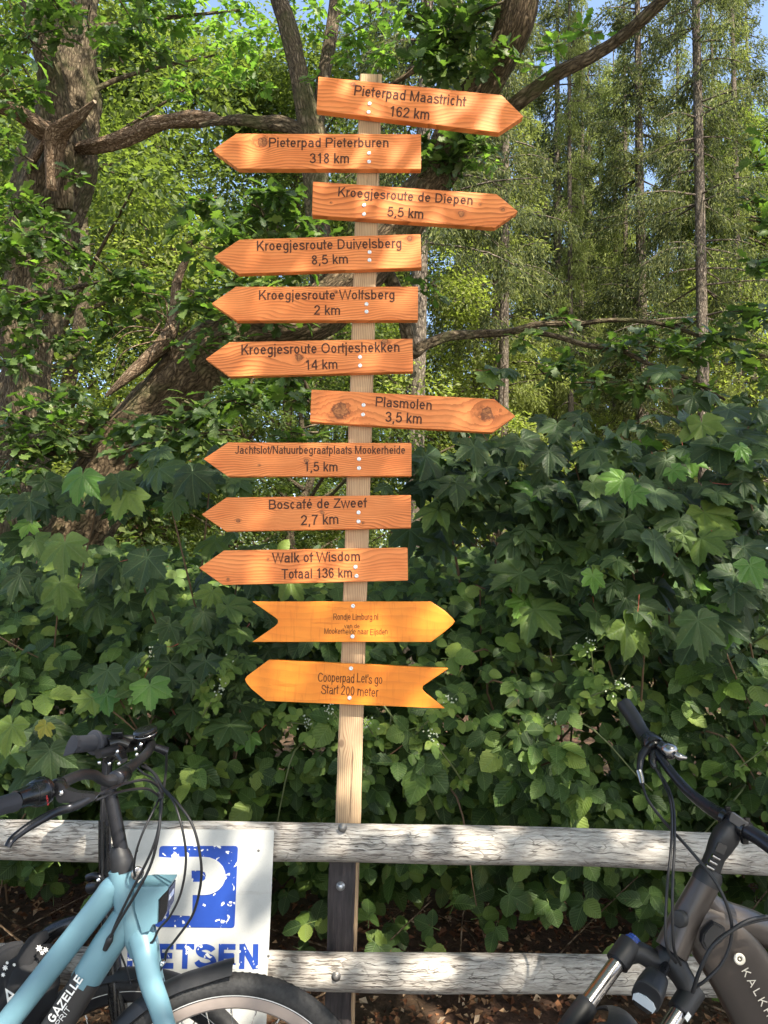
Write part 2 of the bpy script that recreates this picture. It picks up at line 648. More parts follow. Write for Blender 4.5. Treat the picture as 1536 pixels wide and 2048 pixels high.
# --- wood of the signs
def board_mat(name, dark, mid, light, lines=1.0, knots=(), freq=70, rough=0.5, crackle=0.0):
    """grain along local x; knots: (x, z, size) in metres, local to the board"""
    m, nt, b = mk(name)
    o = coord(nt)
    oi = nt.nodes.new('ShaderNodeObjectInfo')
    mul = nt.nodes.new('ShaderNodeVectorMath')
    mul.operation = 'SCALE'
    cv = nt.nodes.new('ShaderNodeCombineXYZ')
    nt.links.new(oi.outputs['Random'], cv.inputs[0])
    nt.links.new(oi.outputs['Random'], cv.inputs[1])
    nt.links.new(cv.outputs[0], mul.inputs[0])
    mul.inputs['Scale'].default_value = 37.0
    ad = nt.nodes.new('ShaderNodeVectorMath')
    ad.operation = 'ADD'
    nt.links.new(o, ad.inputs[0])
    nt.links.new(mul.outputs[0], ad.inputs[1])
    ov = ad.outputs[0]
    sep = nt.nodes.new('ShaderNodeSeparateXYZ')
    nt.links.new(o, sep.inputs[0])
    x, z = sep.outputs[0], sep.outputs[2]
    warp = noise(nt, mapping(nt, ov, (3.0, 3.0, 7.0)), 1.0, 2, 0.5)
    warp2 = noise(nt, mapping(nt, ov, (10.0, 10.0, 16.0)), 1.0, 2, 0.5)
    zz = math_n(nt, 'ADD', z, math_n(nt, 'MULTIPLY', warp, 0.10))
    zz = math_n(nt, 'ADD', zz, math_n(nt, 'MULTIPLY', warp2, 0.012))
    knotmask = None
    kn1 = math_n(nt, 'MULTIPLY', math_n(nt, 'SUBTRACT', noise(nt, mapping(nt, ov, (55, 55, 55)), 1.0, 3, 0.6), 0.5), 1.3)
    kn2 = math_n(nt, 'MULTIPLY', math_n(nt, 'SUBTRACT', noise(nt, mapping(nt, ov, (55, 55, 55), (4, 4, 4)), 1.0, 3, 0.6), 0.5), 1.3)
    for (kx, kz, ks) in knots:
        dx = math_n(nt, 'ADD', math_n(nt, 'DIVIDE', math_n(nt, 'SUBTRACT', x, kx), ks * 1.05), kn1)
        dz = math_n(nt, 'ADD', math_n(nt, 'DIVIDE', math_n(nt, 'SUBTRACT', z, kz), ks), kn2)
        d2 = math_n(nt, 'ADD', math_n(nt, 'MULTIPLY', dx, dx), math_n(nt, 'MULTIPLY', dz, dz))
        # push the grain apart round the knot
        e = math_n(nt, 'DIVIDE', 1.0, math_n(nt, 'ADD', math_n(nt, 'MULTIPLY', d2, 0.55), 1.0))
        push = math_n(nt, 'MULTIPLY', math_n(nt, 'MULTIPLY', dz, e), -ks * 1.25)
        zz = math_n(nt, 'ADD', zz, push)
        d = math_n(nt, 'SQRT', d2)
        inside = math_n(nt, 'SUBTRACT', 1.0, math_n(nt, 'MULTIPLY', math_n(nt, 'SUBTRACT', d, 0.62), 9.0), True)
        ringd = math_n(nt, 'SUBTRACT', 1.0, math_n(nt, 'MULTIPLY', math_n(nt, 'ABSOLUTE', math_n(nt, 'SUBTRACT', d, 0.70)), 7.0), True)
        halo = math_n(nt, 'SUBTRACT', 1.0, math_n(nt, 'MULTIPLY', d, 0.55), True)
        t = (inside, ringd, halo, d)
        if knotmask is None:
            knotmask = t[:3]
        else:
            knotmask = tuple(math_n(nt, 'MAXIMUM', p, q) for p, q in zip(knotmask, t[:3]))
    ph = math_n(nt, 'FRACT', math_n(nt, 'MULTIPLY', zz, freq * 1.5))
    # late wood: slow darkening then a sharp edge
    late = ramp(nt, [(0.0, 0.0), (0.40, 0.10), (0.80, 0.75), (0.92, 1.0), (1.0, 0.05)], ph)
    var = noise(nt, mapping(nt, ov, (4, 4, 30)), 1.0, 3, 0.6)
    fine = noise(nt, mapping(nt, ov, (14, 14, 420)), 1.0, 4, 0.6)
    blot = noise(nt, mapping(nt, ov, (7, 7, 14)), 1.0, 5, 0.6)
    g_ = math_n(nt, 'MULTIPLY', late.outputs[0], ramp(nt, [(0.3, 0.45), (0.6, 1.0)], var).outputs[0])
    g_ = math_n(nt, 'MULTIPLY', g_, lines)
    base = mixc(nt, ramp(nt, [(0.35, 0), (0.68, 1)], blot).outputs[0], light, mid)
    base = mixc(nt, math_n(nt, 'MULTIPLY', ramp(nt, [(0.35, 0), (0.75, 1)], fine).outputs[0], 0.35), base, mid)
    col = mixc(nt, g_, base, dark)
    if crackle:
        cr = noise(nt, mapping(nt, ov, (160, 160, 14)), 1.0, 3, 0.5, 0.5)
        col = mixc(nt, math_n(nt, 'MULTIPLY', ramp(nt, [(0.56, 0), (0.66, 1)], cr).outputs[0], crackle), col, dark)
        st = noise(nt, mapping(nt, ov, (9, 9, 60)), 1.0, 4, 0.6)
        col = mixc(nt, math_n(nt, 'MULTIPLY', ramp(nt, [(0.62, 0), (0.68, 1)], st).outputs[0], 0.75), col, (0.62, 0.16, 0.01))
    if knotmask:
        i_, r_, h_ = knotmask
        col = mixc(nt, math_n(nt, 'MULTIPLY', math_n(nt, 'MULTIPLY', h_, late.outputs[0]), 0.9), col, (0.20, 0.045, 0.010))
        col = mixc(nt, math_n(nt, 'MULTIPLY', h_, 0.35), col, dark)
        kc = ramp(nt, [(0.38, (0.10, 0.03, 0.01)), (0.62, (0.50, 0.19, 0.06))], noise(nt, mapping(nt, ov, (60, 60, 60)), 1.0, 4, 0.7, 1.5))
        col = mixc(nt, math_n(nt, 'MULTIPLY', i_, 0.85), col, kc.outputs[0])
        col = mixc(nt, math_n(nt, 'MULTIPLY', r_, 0.9), col, (0.12, 0.035, 0.012))
    nt.links.new(col, b.inputs['Base Color'])
    b.inputs['Roughness'].default_value = rough
    b.inputs['Specular IOR Level'].default_value = 0.35
    hh = math_n(nt, 'ADD', math_n(nt, 'MULTIPLY', g_, 0.6), math_n(nt, 'MULTIPLY', fine, 0.5))
    bump(nt, b, hh, 0.35, 0.0015)
    return m


OR = ((0.32, 0.074, 0.013), (0.68, 0.190, 0.045), (0.83, 0.285, 0.083))
M['letter'] = plain('engraved_letter', (0.065, 0.022, 0.010), 0.8, nz=0.2, ns=900)
M['letter2'] = plain('burnt_letter', (0.065, 0.020, 0.004), 0.8, nz=0.25, ns=900)
M['zinc'] = plain('zinc_screw', (0.75, 0.77, 0.80), 0.35, 0.6)
M['board_yellow'] = board_mat('yellow_stained_board', (0.56, 0.135, 0.009), (0.76, 0.205, 0.014), (0.85, 0.275, 0.026), 0.4, (), 30, 0.42, 0.3)
M['bolt'] = plain('bolt_steel', (0.55, 0.57, 0.60), 0.35, 0.8)
M['bolt_rust'] = plain('worn_bolt', (0.22, 0.21, 0.20), 0.5, 0.7)


def post_mat(kx, kz):
    m, nt, b = mk('weathered_post_wood')
    o = coord(nt)
    w = noise(nt, mapping(nt, o, (8, 8, 1.6)), 1.0, 2, 0.5)
    sep = nt.nodes.new('ShaderNodeSeparateXYZ')
    nt.links.new(o, sep.inputs[0])
    x = math_n(nt, 'ADD', sep.outputs[0], math_n(nt, 'MULTIPLY', w, 0.05))
    dx = math_n(nt, 'DIVIDE', math_n(nt, 'SUBTRACT', sep.outputs[0], kx), 0.012)
    dz = math_n(nt, 'DIVIDE', math_n(nt, 'SUBTRACT', sep.outputs[2], kz), 0.017)
    d2 = math_n(nt, 'ADD', math_n(nt, 'MULTIPLY', dx, dx), math_n(nt, 'MULTIPLY', dz, dz))
    e_ = math_n(nt, 'DIVIDE', 1.0, math_n(nt, 'ADD', math_n(nt, 'MULTIPLY', d2, 0.35), 1.0))
    x = math_n(nt, 'ADD', x, math_n(nt, 'MULTIPLY', math_n(nt, 'MULTIPLY', dx, e_), -0.012))
    kd = math_n(nt, 'SUBTRACT', 1.0, math_n(nt, 'MULTIPLY', math_n(nt, 'SUBTRACT', math_n(nt, 'SQRT', d2), 0.5), 3.0), True)
    ph = math_n(nt, 'FRACT', math_n(nt, 'MULTIPLY', x, 190))
    late = ramp(nt, [(0, 0), (0.5, 0.2), (0.85, 1), (1, 0)], ph)
    fine = noise(nt, mapping(nt, o, (300, 300, 9)), 1.0, 5, 0.65)
    blot = noise(nt, mapping(nt, o, (14, 14, 4)), 1.0, 5, 0.6)
    col = mixc(nt, ramp(nt, [(0.35, 0), (0.65, 1)], blot).outputs[0], (0.62, 0.44, 0.26), (0.40, 0.27, 0.165))
    col = mixc(nt, math_n(nt, 'MULTIPLY', late.outputs[0], 0.8), col, (0.20, 0.11, 0.055))
    crk = noise(nt, mapping(nt, o, (110, 110, 3)), 1.0, 3, 0.5)
    c2 = ramp(nt, [(0.64, 0), (0.70, 1)], crk)
    col = mixc(nt, math_n(nt, 'MULTIPLY', c2.outputs[0], 0.8), col, (0.07, 0.04, 0.025))
    col = mixc(nt, math_n(nt, 'MULTIPLY', kd, 0.75), col, (0.17, 0.10, 0.06))
    top = ramp(nt, [(0.0, 0), (1.0, 1)], math_n(nt, 'SUBTRACT', math_n(nt, 'MULTIPLY', sep.outputs[2], 1.0), 2.2))
    col = mixc(nt, math_n(nt, 'MULTIPLY', top.outputs[0], 0.4), col, (0.26, 0.22, 0.12))
    nt.links.new(col, b.inputs['Base Color'])
    b.inputs['Roughness'].default_value = 0.85
    bump(nt, b, math_n(nt, 'SUBTRACT', fine, c2.outputs[0]), 0.5, 0.003)
    return m


_k = P(683, 1487, 2.25)
M['post'] = post_mat(_k[0] - (P(694, 1652, 2.25)[0] + P(743, 150, 2.25)[0]) / 2, _k[2])


def rail_mat():
    m, nt, b = mk('whitewashed_log')
    uv = coord(nt, 'UV')
    wz = nt.nodes.new('ShaderNodeTexNoise')
    wz.inputs['Scale'].default_value = 22
    wz.inputs['Detail'].default_value = 3
    nt.links.new(uv, wz.inputs['Vector'])
    wv = nt.nodes.new('ShaderNodeVectorMath')
    wv.operation = 'MULTIPLY_ADD'
    nt.links.new(wz.outputs['Color'], wv.inputs[0])
    wv.inputs[1].default_value = (.016, .03, 0)
    nt.links.new(uv, wv.inputs[2])
    w = wv.outputs[0]
    a = noise(nt, mapping(nt, w, (90, 16, 1)), 1.0, 7, 0.7)
    c_ = noise(nt, mapping(nt, w, (210, 17, 1), (3, 7, 0)), 1.0, 3, 0.55)
    big = noise(nt, mapping(nt, uv, (10, 4, 1)), 1.0, 4, 0.65)
    base = ramp(nt, [(0.30, (0.22, 0.20, 0.18)), (0.48, (0.40, 0.372, 0.335)), (0.66, (0.55, 0.522, 0.48))], a)
    thr = math_n(nt, 'ADD', c_, math_n(nt, 'MULTIPLY', math_n(nt, 'SUBTRACT', big, 0.5), 0.55))
    cr = ramp(nt, [(0.57, 0), (0.64, 1)], thr)
    col = mixc(nt, math_n(nt, 'MULTIPLY', cr.outputs[0], 0.8), base.outputs[0], (0.07, 0.064, 0.060))
    vo = nt.nodes.new('ShaderNodeTexVoronoi')
    vo.feature = 'DISTANCE_TO_EDGE'
    nt.links.new(mapping(nt, w, (85, 22, 1)), vo.inputs['Vector'])
    vo.inputs['Scale'].default_value = 1.0
    msk = ramp(nt, [(0.45, 0), (0.6, 1)], noise(nt, mapping(nt, uv, (16, 6, 1), (5, 1, 0)), 1.0, 3, 0.6))
    fl = math_n(nt, 'MULTIPLY', math_n(nt, 'LESS_THAN', vo.outputs['Distance'], 0.045), msk.outputs[0])
    col = mixc(nt, math_n(nt, 'MULTIPLY', fl, 0.7), col, (0.10, 0.085, 0.075))
    # long drying splits
    sp = noise(nt, mapping(nt, w, (60, 1.6, 1), (9, 2, 0)), 1.0, 3, 0.5)
    s2 = math_n(nt, 'LESS_THAN', math_n(nt, 'ABSOLUTE', math_n(nt, 'SUBTRACT', sp, 0.5)), 0.0065)
    col = mixc(nt, math_n(nt, 'MULTIPLY', s2, 0.8), col, (0.04, 0.035, 0.033))
    wn_ = ramp(nt, [(0.42, 0.0), (0.75, 1.0)], big)
    col = mixc(nt, math_n(nt, 'MULTIPLY', wn_.outputs[0], 0.35), col, (0.33, 0.25, 0.20))
    nt.links.new(col, b.inputs['Base Color'])
    b.inputs['Roughness'].default_value = 0.88
    b.inputs['Specular IOR Level'].default_value = 0.2
    hh = math_n(nt, 'SUBTRACT', math_n(nt, 'SUBTRACT', a, cr.outputs[0]), math_n(nt, 'MULTIPLY', s2, 1.5))
    bump(nt, b, hh, 0.7, 0.005)
    return m


M['rail'] = rail_mat()


def blackpost_mat():
    m, nt, b = mk('tarred_post')
    o = coord(nt)
    a = noise(nt, mapping(nt, o, (130, 130, 9)), 1.0, 6, 0.65)
    ch = noise(nt, mapping(nt, o, (40, 40, 10)), 1.0, 4, 0.5)
    cr = ramp(nt, [(0.35, (0.012, 0.010, 0.011)), (0.62, (0.045, 0.035, 0.036)), (0.8, (0.11, 0.075, 0.06))], a)
    c2 = ramp(nt, [(0.68, 0), (0.74, 1)], ch)
    nt.links.new(mixc(nt, math_n(nt, 'MULTIPLY', c2.outputs[0], 0.5), cr.outputs[0], (0.22, 0.15, 0.11)), b.inputs['Base Color'])
    b.inputs['Roughness'].default_value = 0.6
    bump(nt, b, a, 0.6, 0.004)
    return m


M['blackpost'] = blackpost_mat()


def plate_mat():
    m, nt, b = mk('white_sign_paint')
    o = coord(nt)
    a = noise(nt, o, 9, 6, 0.65)
    s = noise(nt, o, 260, 3, 0.6)
    sc = noise(nt, mapping(nt, o, (3, 3, 40)), 1.0, 5, 0.7)
    col = mixc(nt, a, (0.43, 0.44, 0.43), (0.62, 0.62, 0.60))
    col = mixc(nt, math_n(nt, 'MULTIPLY', ramp(nt, [(0.58, 0), (0.66, 1)], s).outputs[0], 0.35), col, (0.36, 0.37, 0.36))
    col = mixc(nt, math_n(nt, 'MULTIPLY', ramp(nt, [(0.62, 0), (0.72, 1)], sc).outputs[0], 0.3), col, (0.34, 0.30, 0.25))
    nt.links.new(col, b.inputs['Base Color'])
    b.inputs['Roughness'].default_value = 0.45
    b.inputs['Metallic'].default_value = 0.15
    bump(nt, b, a, 0.15, 0.01)
    return m


M['plate'] = plate_mat()


def bluepaint():
    """flaking blue paint: holes in the film show the white plate"""
    m, nt, b = mk('flaking_blue_paint')
    o = coord(nt)
    a = noise(nt, o, 48, 2, 0.5, 0.9)
    big = noise(nt, o, 7, 2, 0.5)
    v = math_n(nt, 'ADD', a, math_n(nt, 'MULTIPLY', big, 0.35))
    fl = ramp(nt, [(0.80, 0), (0.812, 1)], v, 'LINEAR')
    blue = mixc(nt, noise(nt, o, 12, 4, 0.6), (0.012, 0.040, 0.24), (0.024, 0.072, 0.35))
    col = mixc(nt, fl.outputs[0], blue, (0.66, 0.66, 0.63))
    nt.links.new(col, b.inputs['Base Color'])
    b.inputs['Roughness'].default_value = 0.38
    return m


M['bluepaint'] = bluepaint()
M['bike_blue'] = plain('satin_blue_paint', (0.125, 0.245, 0.300), 0.42, 0.0, 0.5, 0.03, 30, 0.15)
M['bike_brown'] = plain('bronze_paint', (0.066, 0.053, 0.046), 0.38, 0.35, 0.5, 0.04, 60, 0.2)
M['black'] = plain('black_rubber', (0.010, 0.010, 0.012), 0.5, nz=0.15)
M['black_gloss'] = plain('black_gloss', (0.006, 0.006, 0.007), 0.24, nz=0.1)
M['black_metal'] = plain('black_anodised', (0.030, 0.031, 0.037), 0.30, 0.75, nz=0.1)
M['grip'] = plain('grey_grip', (0.026, 0.028, 0.037), 0.7, nz=0.15)
M['dark_grey'] = plain('battery_casing', (0.030, 0.028, 0.028), 0.5, nz=0.08)
M['chrome'] = plain('chrome', (0.75, 0.75, 0.76), 0.18, 1.0, nz=0.03)
M['dark_chrome'] = plain('dark_chrome', (0.30, 0.29, 0.29), 0.22, 1.0, nz=0.05)
M['rim'] = plain('matt_rim', (0.36, 0.30, 0.27), 0.45, 0.3)
M['white'] = plain('white_print', (0.80, 0.80, 0.78), 0.5, nz=0.02)
M['cream'] = plain('cream_print', (0.72, 0.66, 0.55), 0.5, nz=0.02)
M['blue_cap'] = plain('blue_knob', (0.02, 0.06, 0.28), 0.25)
M['red'] = plain('red_print', (0.6, 0.03, 0.04), 0.5)
M['cloth'] = plain('black_cloth', (0.009, 0.009, 0.011), 0.85, nz=0.3, ns=300)
M['roof'] = plain('orange_roof_tile', (0.50, 0.20, 0.10), 0.8, nz=0.15, ns=3)
M['wall'] = plain('white_render', (0.70, 0.68, 0.64), 0.85, nz=0.04, ns=3)
M['glass'] = plain('dark_window', (0.03, 0.035, 0.04), 0.1)


def tyre_mat():
    m, nt, b = mk('tyre_rubber')
    a = noise(nt, coord(nt), 90, 5, 0.6)
    cr = ramp(nt, [(0.3, (0.010, 0.010, 0.011)), (0.7, (0.034, 0.033, 0.033))], a)
    nt.links.new(cr.outputs[0], b.inputs['Base Color'])
    b.inputs['Roughness'].default_value = 0.7
    bump(nt, b, a, 0.2, 0.002)
    return m


M['tyre'] = tyre_mat()
lensm, lnt, lb = mk('lamp_lens')
lb.inputs['Base Color'].default_value = (0.80, 0.86, 0.90, 1)
lb.inputs['Roughness'].default_value = 0.12
lb.inputs['Metallic'].default_value = 0.35
M['lens'] = lensm

# ------------------------------------------------------------------ setting
def sheet(name, x0, x1, y0, y1, nx, ny, zf, mat):
    xs = np.linspace(x0, x1, nx)
    ys = np.linspace(y0, y1, ny)
    X, Y = np.meshgrid(xs, ys)
    Z = zf(X, Y)
    V = np.column_stack([X.ravel(), Y.ravel(), Z.ravel()])
    i, j = np.meshgrid(np.arange(ny - 1), np.arange(nx - 1), indexing='ij')
    a = (i * nx + j).ravel()
    T = np.vstack([np.column_stack([a, a + 1, a + nx + 1]), np.column_stack([a, a + nx + 1, a + nx])])
    me = np_mesh(name, V, T, V[:, :2], mat)
    o = bpy.data.objects.new(name, me)
    link(o)
    o['kind'] = 'structure'
    return o


def ground_z(X, Y):
    n = 0.05 * np.sin(X * 1.7 + Y * 0.9) + 0.04 * np.sin(X * 0.6 - Y * 1.3 + 1) + 0.02 * np.sin(X * 4.1 + 2 * np.sin(Y * 3.3))
    f = np.clip((Y - 2.2) / 1.5, 0, 1)
    return n * f + 0.12 * f


# fine ground near the fence, coarse sheet to the horizon (outside it)
def far_z(X, Y):
    z = ground_z(X, Y)
    inside = (X > -7.5) & (X < 7.5) & (Y > -6) & (Y < 9)
    return np.where(inside, z - 0.25, z)


sheet('forest_floor', -8, 8, 1.9, 10, 160, 90, ground_z, M['soil'])
sheet('ground', -600, 600, -600, 600, 401, 401, lambda X, Y: far_z(X, Y) - 0.02, M['soil'])
sheet('pavement', -30, 30, -40, 1.95, 3, 3, lambda X, Y: X * 0 + 0.03, M['pave'])


# ------------------------------------------------------------------ stroke lettering (drawn here, glyph by glyph)
def _arc(cx, cy, rx, ry, a0, a1, n=12):
    return [(cx + rx * math.cos(math.radians(a0 + (a1 - a0) * k / n)), cy + ry * math.sin(math.radians(a0 + (a1 - a0) * k / n))) for k in range(n + 1)]


def _sm(pts, k=4):
    p, _ = catmull(np.array([(x, y, 0) for x, y in pts]), [0] * len(pts), k)
    return [(a[0], a[1]) for a in p]


def glyph(ch, w):
    """-> (advance, strokes) in units of capital height"""
    h = w / 2
    X = .73
    T, B, XT = 1 - h, h, X - h
    l = .09 + h
    r = .686 - h
    c = (l + r) / 2
    hw = (r - l) / 2
    oval = _arc(c, X / 2, hw, X / 2 - h, 90, 450, 22)
    if ch == ' ': return .39, []
    if ch == 'o': return .776, [oval]
    if ch == 'n': return .776, [[(l, 0), (l, X)], _arc(c, XT - .24, hw, .24, 180, 0) + [(r, 0)]]
    if ch == 'h': return .776, [[(l, 0), (l, 1)], _arc(c, XT - .24, hw, .24, 180, 0) + [(r, 0)]]
    if ch == 'm':
        r2 = 1.073 - h
        m = (l + r2) / 2
        q = (m - l) / 2
        return 1.163, [[(l, 0), (l, X)], _arc(l + q, XT - .2, q, .2, 180, 0) + [(m, 0)], _arc(m + q, XT - .2, q, .2, 180, 0) + [(r2, 0)]]
    if ch == 'u': return .776, [[(r, 0), (r, X)], [(l, X)] + _arc(c, B + .24, hw, .24, 180, 360)]
    if ch == 'r': return .465, [[(l, 0), (l, X)], _arc(l + .23, XT - .26, .23, .26, 180, 72, 8)]
    if ch == 'b': return .776, [[(l, 0), (l, 1)], oval]
    if ch == 'd': return .776, [[(r, 0), (r, 1)], oval]
    if ch == 'p': return .776, [[(l, -.29), (l, X)], oval]
    if ch == 'g': return .776, [oval, [(r, X)] + _arc(c, -.05, hw, .24 - h, 0, -158, 12)]
    if ch in 'eé':
        s = [[(l, .38)] + _arc(c, X / 2, hw, X / 2 - h, 2, 322, 20)]
        if ch == 'é': s.append([(.36, .80), (.48, .98)])
        return .776, s
    if ch == 'c': return .698, [_arc(.355, X / 2, .265 - h, X / 2 - h, 42, 318, 18)]
    if ch == 'a':
        rr = r - .02
        return .776, [_arc((l + rr) / 2, XT - .17, (rr - l) / 2, .17, 160, 0, 10) + [(rr, .14), (rr + .03, 0)],
                      _sm([(rr, .43), (.42, .41), (.22, .37), (l - .01, .22), (.20, B + .02), (.36, B), (.52, .12), (rr, .26)])]
    if ch == 's':
        return .698, [_sm([(.57, .54), (.50, XT - .03), (.34, XT), (.17, XT - .05), (.13, .53), (.22, .43), (.37, .375), (.54, .30), (.59, .19), (.52, B + .03), (.34, B), (.16, B + .05), (.09, .20)])]
    if ch == 'S':
        return .931, [_sm([(.78, .72), (.71, T - .08), (.47, T), (.23, T - .05), (.15, .74), (.24, .61), (.47, .53), (.72, .44), (.82, .27), (.72, B + .06), (.47, B), (.19, B + .07), (.09, .31)])]
    if ch == 'i': return .31, [[(.155, 0), (.155, X)], [(.155, .86), (.155, 1)]]
    if ch == 'j': return .31, [[(.155, X)] + _arc(.04, -.16, .115, .13 - h, 0, -80, 5), [(.155, .86), (.155, 1)]]
    if ch == 'l': return .31, [[(.155, 0), (.155, 1)]]
    if ch == 't': return .388, [[(.17, .94), (.17, .17)] + _arc(.28, .17, .11, .17 - h, 180, 275, 6), [(-.04, XT - .01), (.41, XT - .01)]]
    if ch == 'f': return .388, [[(.17, 0), (.17, .80)] + _arc(.29, .80, .12, .20 - h, 180, 80, 6), [(-.04, XT - .01), (.41, XT - .01)]]
    if ch == 'k': return .698, [[(l, 0), (l, 1)], [(l + .01, .24), (.60, X)], [(.31, .42), (.63, 0)]]
    if ch == 'v': return .698, [[(.05, X), (.35, .02), (.65, X)]]
    if ch == 'w': return 1.0, [[(.05, X), (.27, .02), (.50, X - .02), (.73, .02), (.96, X)]]
    if ch == 'y': return .698, [[(.05, X), (.36, .02)], _sm([(.65, X), (.38, .0), (.27, -.20), (.08, -.22)], 3)]
    if ch == 'z': return .698, [[(.07, XT), (.60, XT), (.09, B), (.63, B)]]
    if ch == 'x': return .698, [[(.06, X), (.63, 0)], [(.06, 0), (.62, X)]]
    if ch == ',': return .388, [[(.19, .11), (.19, .0), (.13, -.16)]]
    if ch == '.': return .388, [[(.19, 0), (.19, .13)]]
    if ch == "'": return .27, [[(.135, .68), (.135, 1)]]
    if ch == '/': return .388, [[(.02, -.02), (.36, 1)]]
    if ch == 'P': return .931, [[(l, 0), (l, 1)], [(l, T), (.55, T)] + _arc(.57, (T + .46) / 2, .25, (T - .46) / 2, 90, -90, 10) + [(l, .46)]]
    if ch == 'R': return 1.0, [[(l, 0), (l, 1)], [(l, T), (.58, T)] + _arc(.60, (T + .48) / 2, .24, (T - .48) / 2, 90, -90, 10) + [(l, .48)], [(.52, .47), (.68, .36), (.92, 0)]]
    if ch == 'B': return .931, [[(l, 0), (l, 1)], [(l, T), (.52, T)] + _arc(.54, (T + .53) / 2, .22, (T - .53) / 2, 90, -90, 8) + [(l, .53)], [(.5, .53)] + _arc(.57, (.53 + B) / 2, .25, (.53 - B) / 2, 90, -90, 10) + [(l, B)]]
    if ch == 'D': return 1.0, [[(l, 0), (l, 1)], [(l, T), (.42, T)] + _arc(.44, .5, .46 - h, .5 - h, 90, -90, 14) + [(l, B)]]
    if ch == 'K': return .931, [[(l, 0), (l, 1)], [(l, .32), (.80, 1)], [(.37, .60), (.87, 0)]]
    if ch == 'M': return 1.163, [[(l, 0), (l, 1)], [(l, .98), (.58, .03), (1.073 - h, .98)], [(1.073 - h, 1), (1.073 - h, 0)]]
    if ch == 'N': return 1.0, [[(l, 0), (l, 1)], [(l, .97), (.91 - h, .03)], [(.91 - h, 0), (.91 - h, 1)]]
    if ch == 'W': return 1.318, [[(.04, 1), (.34, .03), (.66, .97), (.98, .03), (1.28, 1)]]
    if ch == 'V': return .93, [[(.04, 1), (.46, .03), (.89, 1)]]
    if ch == 'O': return 1.086, [_arc(.543, .5, .48 - h, .5 - h, 90, 450, 26)]
    if ch == 'C': return 1.0, [_arc(.53, .5, .46 - h, .5 - h, 35, 325, 20)]
    if ch == 'G': return 1.086, [_arc(.53, .5, .46 - h, .5 - h, 38, 335, 20), [(.56, .47), (.95 - h, .47), (.95 - h, .12)]]
    if ch == 'J': return .698, [[(.52, 1), (.52, .27)] + _arc(.30, .27, .22, .27 - h, 0, -172, 10)]
    if ch == 'L': return .776, [[(l, 1), (l, 0)], [(l, B), (.73, B)]]
    if ch == 'T': return .853, [[(.03, T), (.82, T)], [(.427, 0), (.427, 1)]]
    if ch == 'Z': return .853, [[(.06, T), (.74, T), (.08, B), (.80, B)]]
    if ch == 'E': return .90, [[(l, 0), (l, 1)], [(l, T), (.82, T)], [(l, .52), (.78, .52)], [(l, B), (.84, B)]]
    if ch == 'F': return .853, [[(l, 0), (l, 1)], [(l, T), (.80, T)], [(l, .50), (.72, .50)]]
    if ch == 'H': return 1.0, [[(l, 0), (l, 1)], [(.91 - h, 0), (.91 - h, 1)], [(l, .5), (.91 - h, .5)]]
    if ch == 'I': return .40, [[(.20, 0), (.20, 1)]]
    if ch == 'A': return .93, [[(.03, 0), (.465, 1), (.90, 0)], [(.19, .33), (.74, .33)]]
    if ch == 'U': return 1.0, [[(l, 1)] + _arc(.5, .34, .41 - h, .34 - h, 180, 360, 14) + [(.91 - h, 1)]]
    if ch == 'X': return .93, [[(.05, 0), (.88, 1)], [(.05, 1), (.88, 0)]]
    if ch == '0': return .776, [_arc(c, .5, hw, .5 - h, 90, 450, 22)]
    if ch == '1': return .776, [[(.46, 0), (.46, 1)], [(.46, .97), (.36, .84), (.20, .76)]]
    if ch == '2': return .776, [_sm([(.11, .70), (.20, T - .08), (.38, T), (.58, T - .08), (.63, .71), (.55, .53), (.30, .28), (.12, B)], 4) + [(.69, B)]]
    if ch == '3': return .776, [_sm([(.11, .74), (.20, T - .06), (.38, T), (.56, T - .08), (.60, .74), (.52, .57), (.33, .52)], 4), _sm([(.33, .53), (.56, .48), (.65, .29), (.57, B + .08), (.37, B), (.18, B + .07), (.09, .26)], 4)]
    if ch == '4': return .776, [[(.54, 0), (.54, 1)], [(.54, .97), (.07, .30)], [(.06, .28), (.72, .28)]]
    if ch == '5': return .776, [[(.63, T), (.22, T), (.15, .50)] + _sm([(.15, .50), (.38, .62), (.58, .54), (.65, .33), (.57, B + .08), (.36, B), (.17, B + .07), (.09, .25)], 4)]
    if ch == '6': return .776, [_arc(c, .32, hw, .32 - h, 90, 450, 20), _sm([(.62, .77), (.53, T - .05), (.38, T), (.20, .83), (.115, .60), (l, .36)], 4)]
    if ch == '7': return .776, [[(.08, T), (.66, T)] + _sm([(.66, T), (.45, .62), (.33, .30), (.29, 0)], 3)]
    if ch == '8': return .776, [_arc(c, .76, hw * .88, .24 - h, 90, 450, 18), _arc(c, .28, hw, .28 - h, 90, 450, 20)]
    return .5, []


def ribbon(pts, w, g, lift, conv):
    p = [np.array(pts[0], float)]
    for q in pts[1:]:
        if np.linalg.norm(np.array(q) - p[-1]) > 1e-4:
            p.append(np.array(q, float))
    closed = np.linalg.norm(p[0] - p[-1]) < 1e-3 and len(p) > 4
    if closed:
        p = p[:-1]
    n = len(p)
    V = []
    for i in range(n):
        a = p[i - 1] if (i > 0 or closed) else None
        b = p[(i + 1) % n] if (i < n - 1 or closed) else None
        d1 = nrm(p[i] - a) if a is not None else nrm(b - p[i])
        d2 = nrm(b - p[i]) if b is not None else d1
        n1, n2 = np.array([-d1[1], d1[0]]), np.array([-d2[1], d2[0]])
        m = nrm(n1 + n2)
        k = min(1 / max(m @ n1, .35), 1.9)
        V += [p[i] + m * w / 2 * k, p[i] - m * w / 2 * k]
    T = []
    for i in range(n if closed else n - 1):
        a, b = 2 * i, 2 * ((i + 1) % n)
        T += [(a, a + 1, b + 1), (a, b + 1, b)]
    g.add(conv(np.array(V), lift), T)


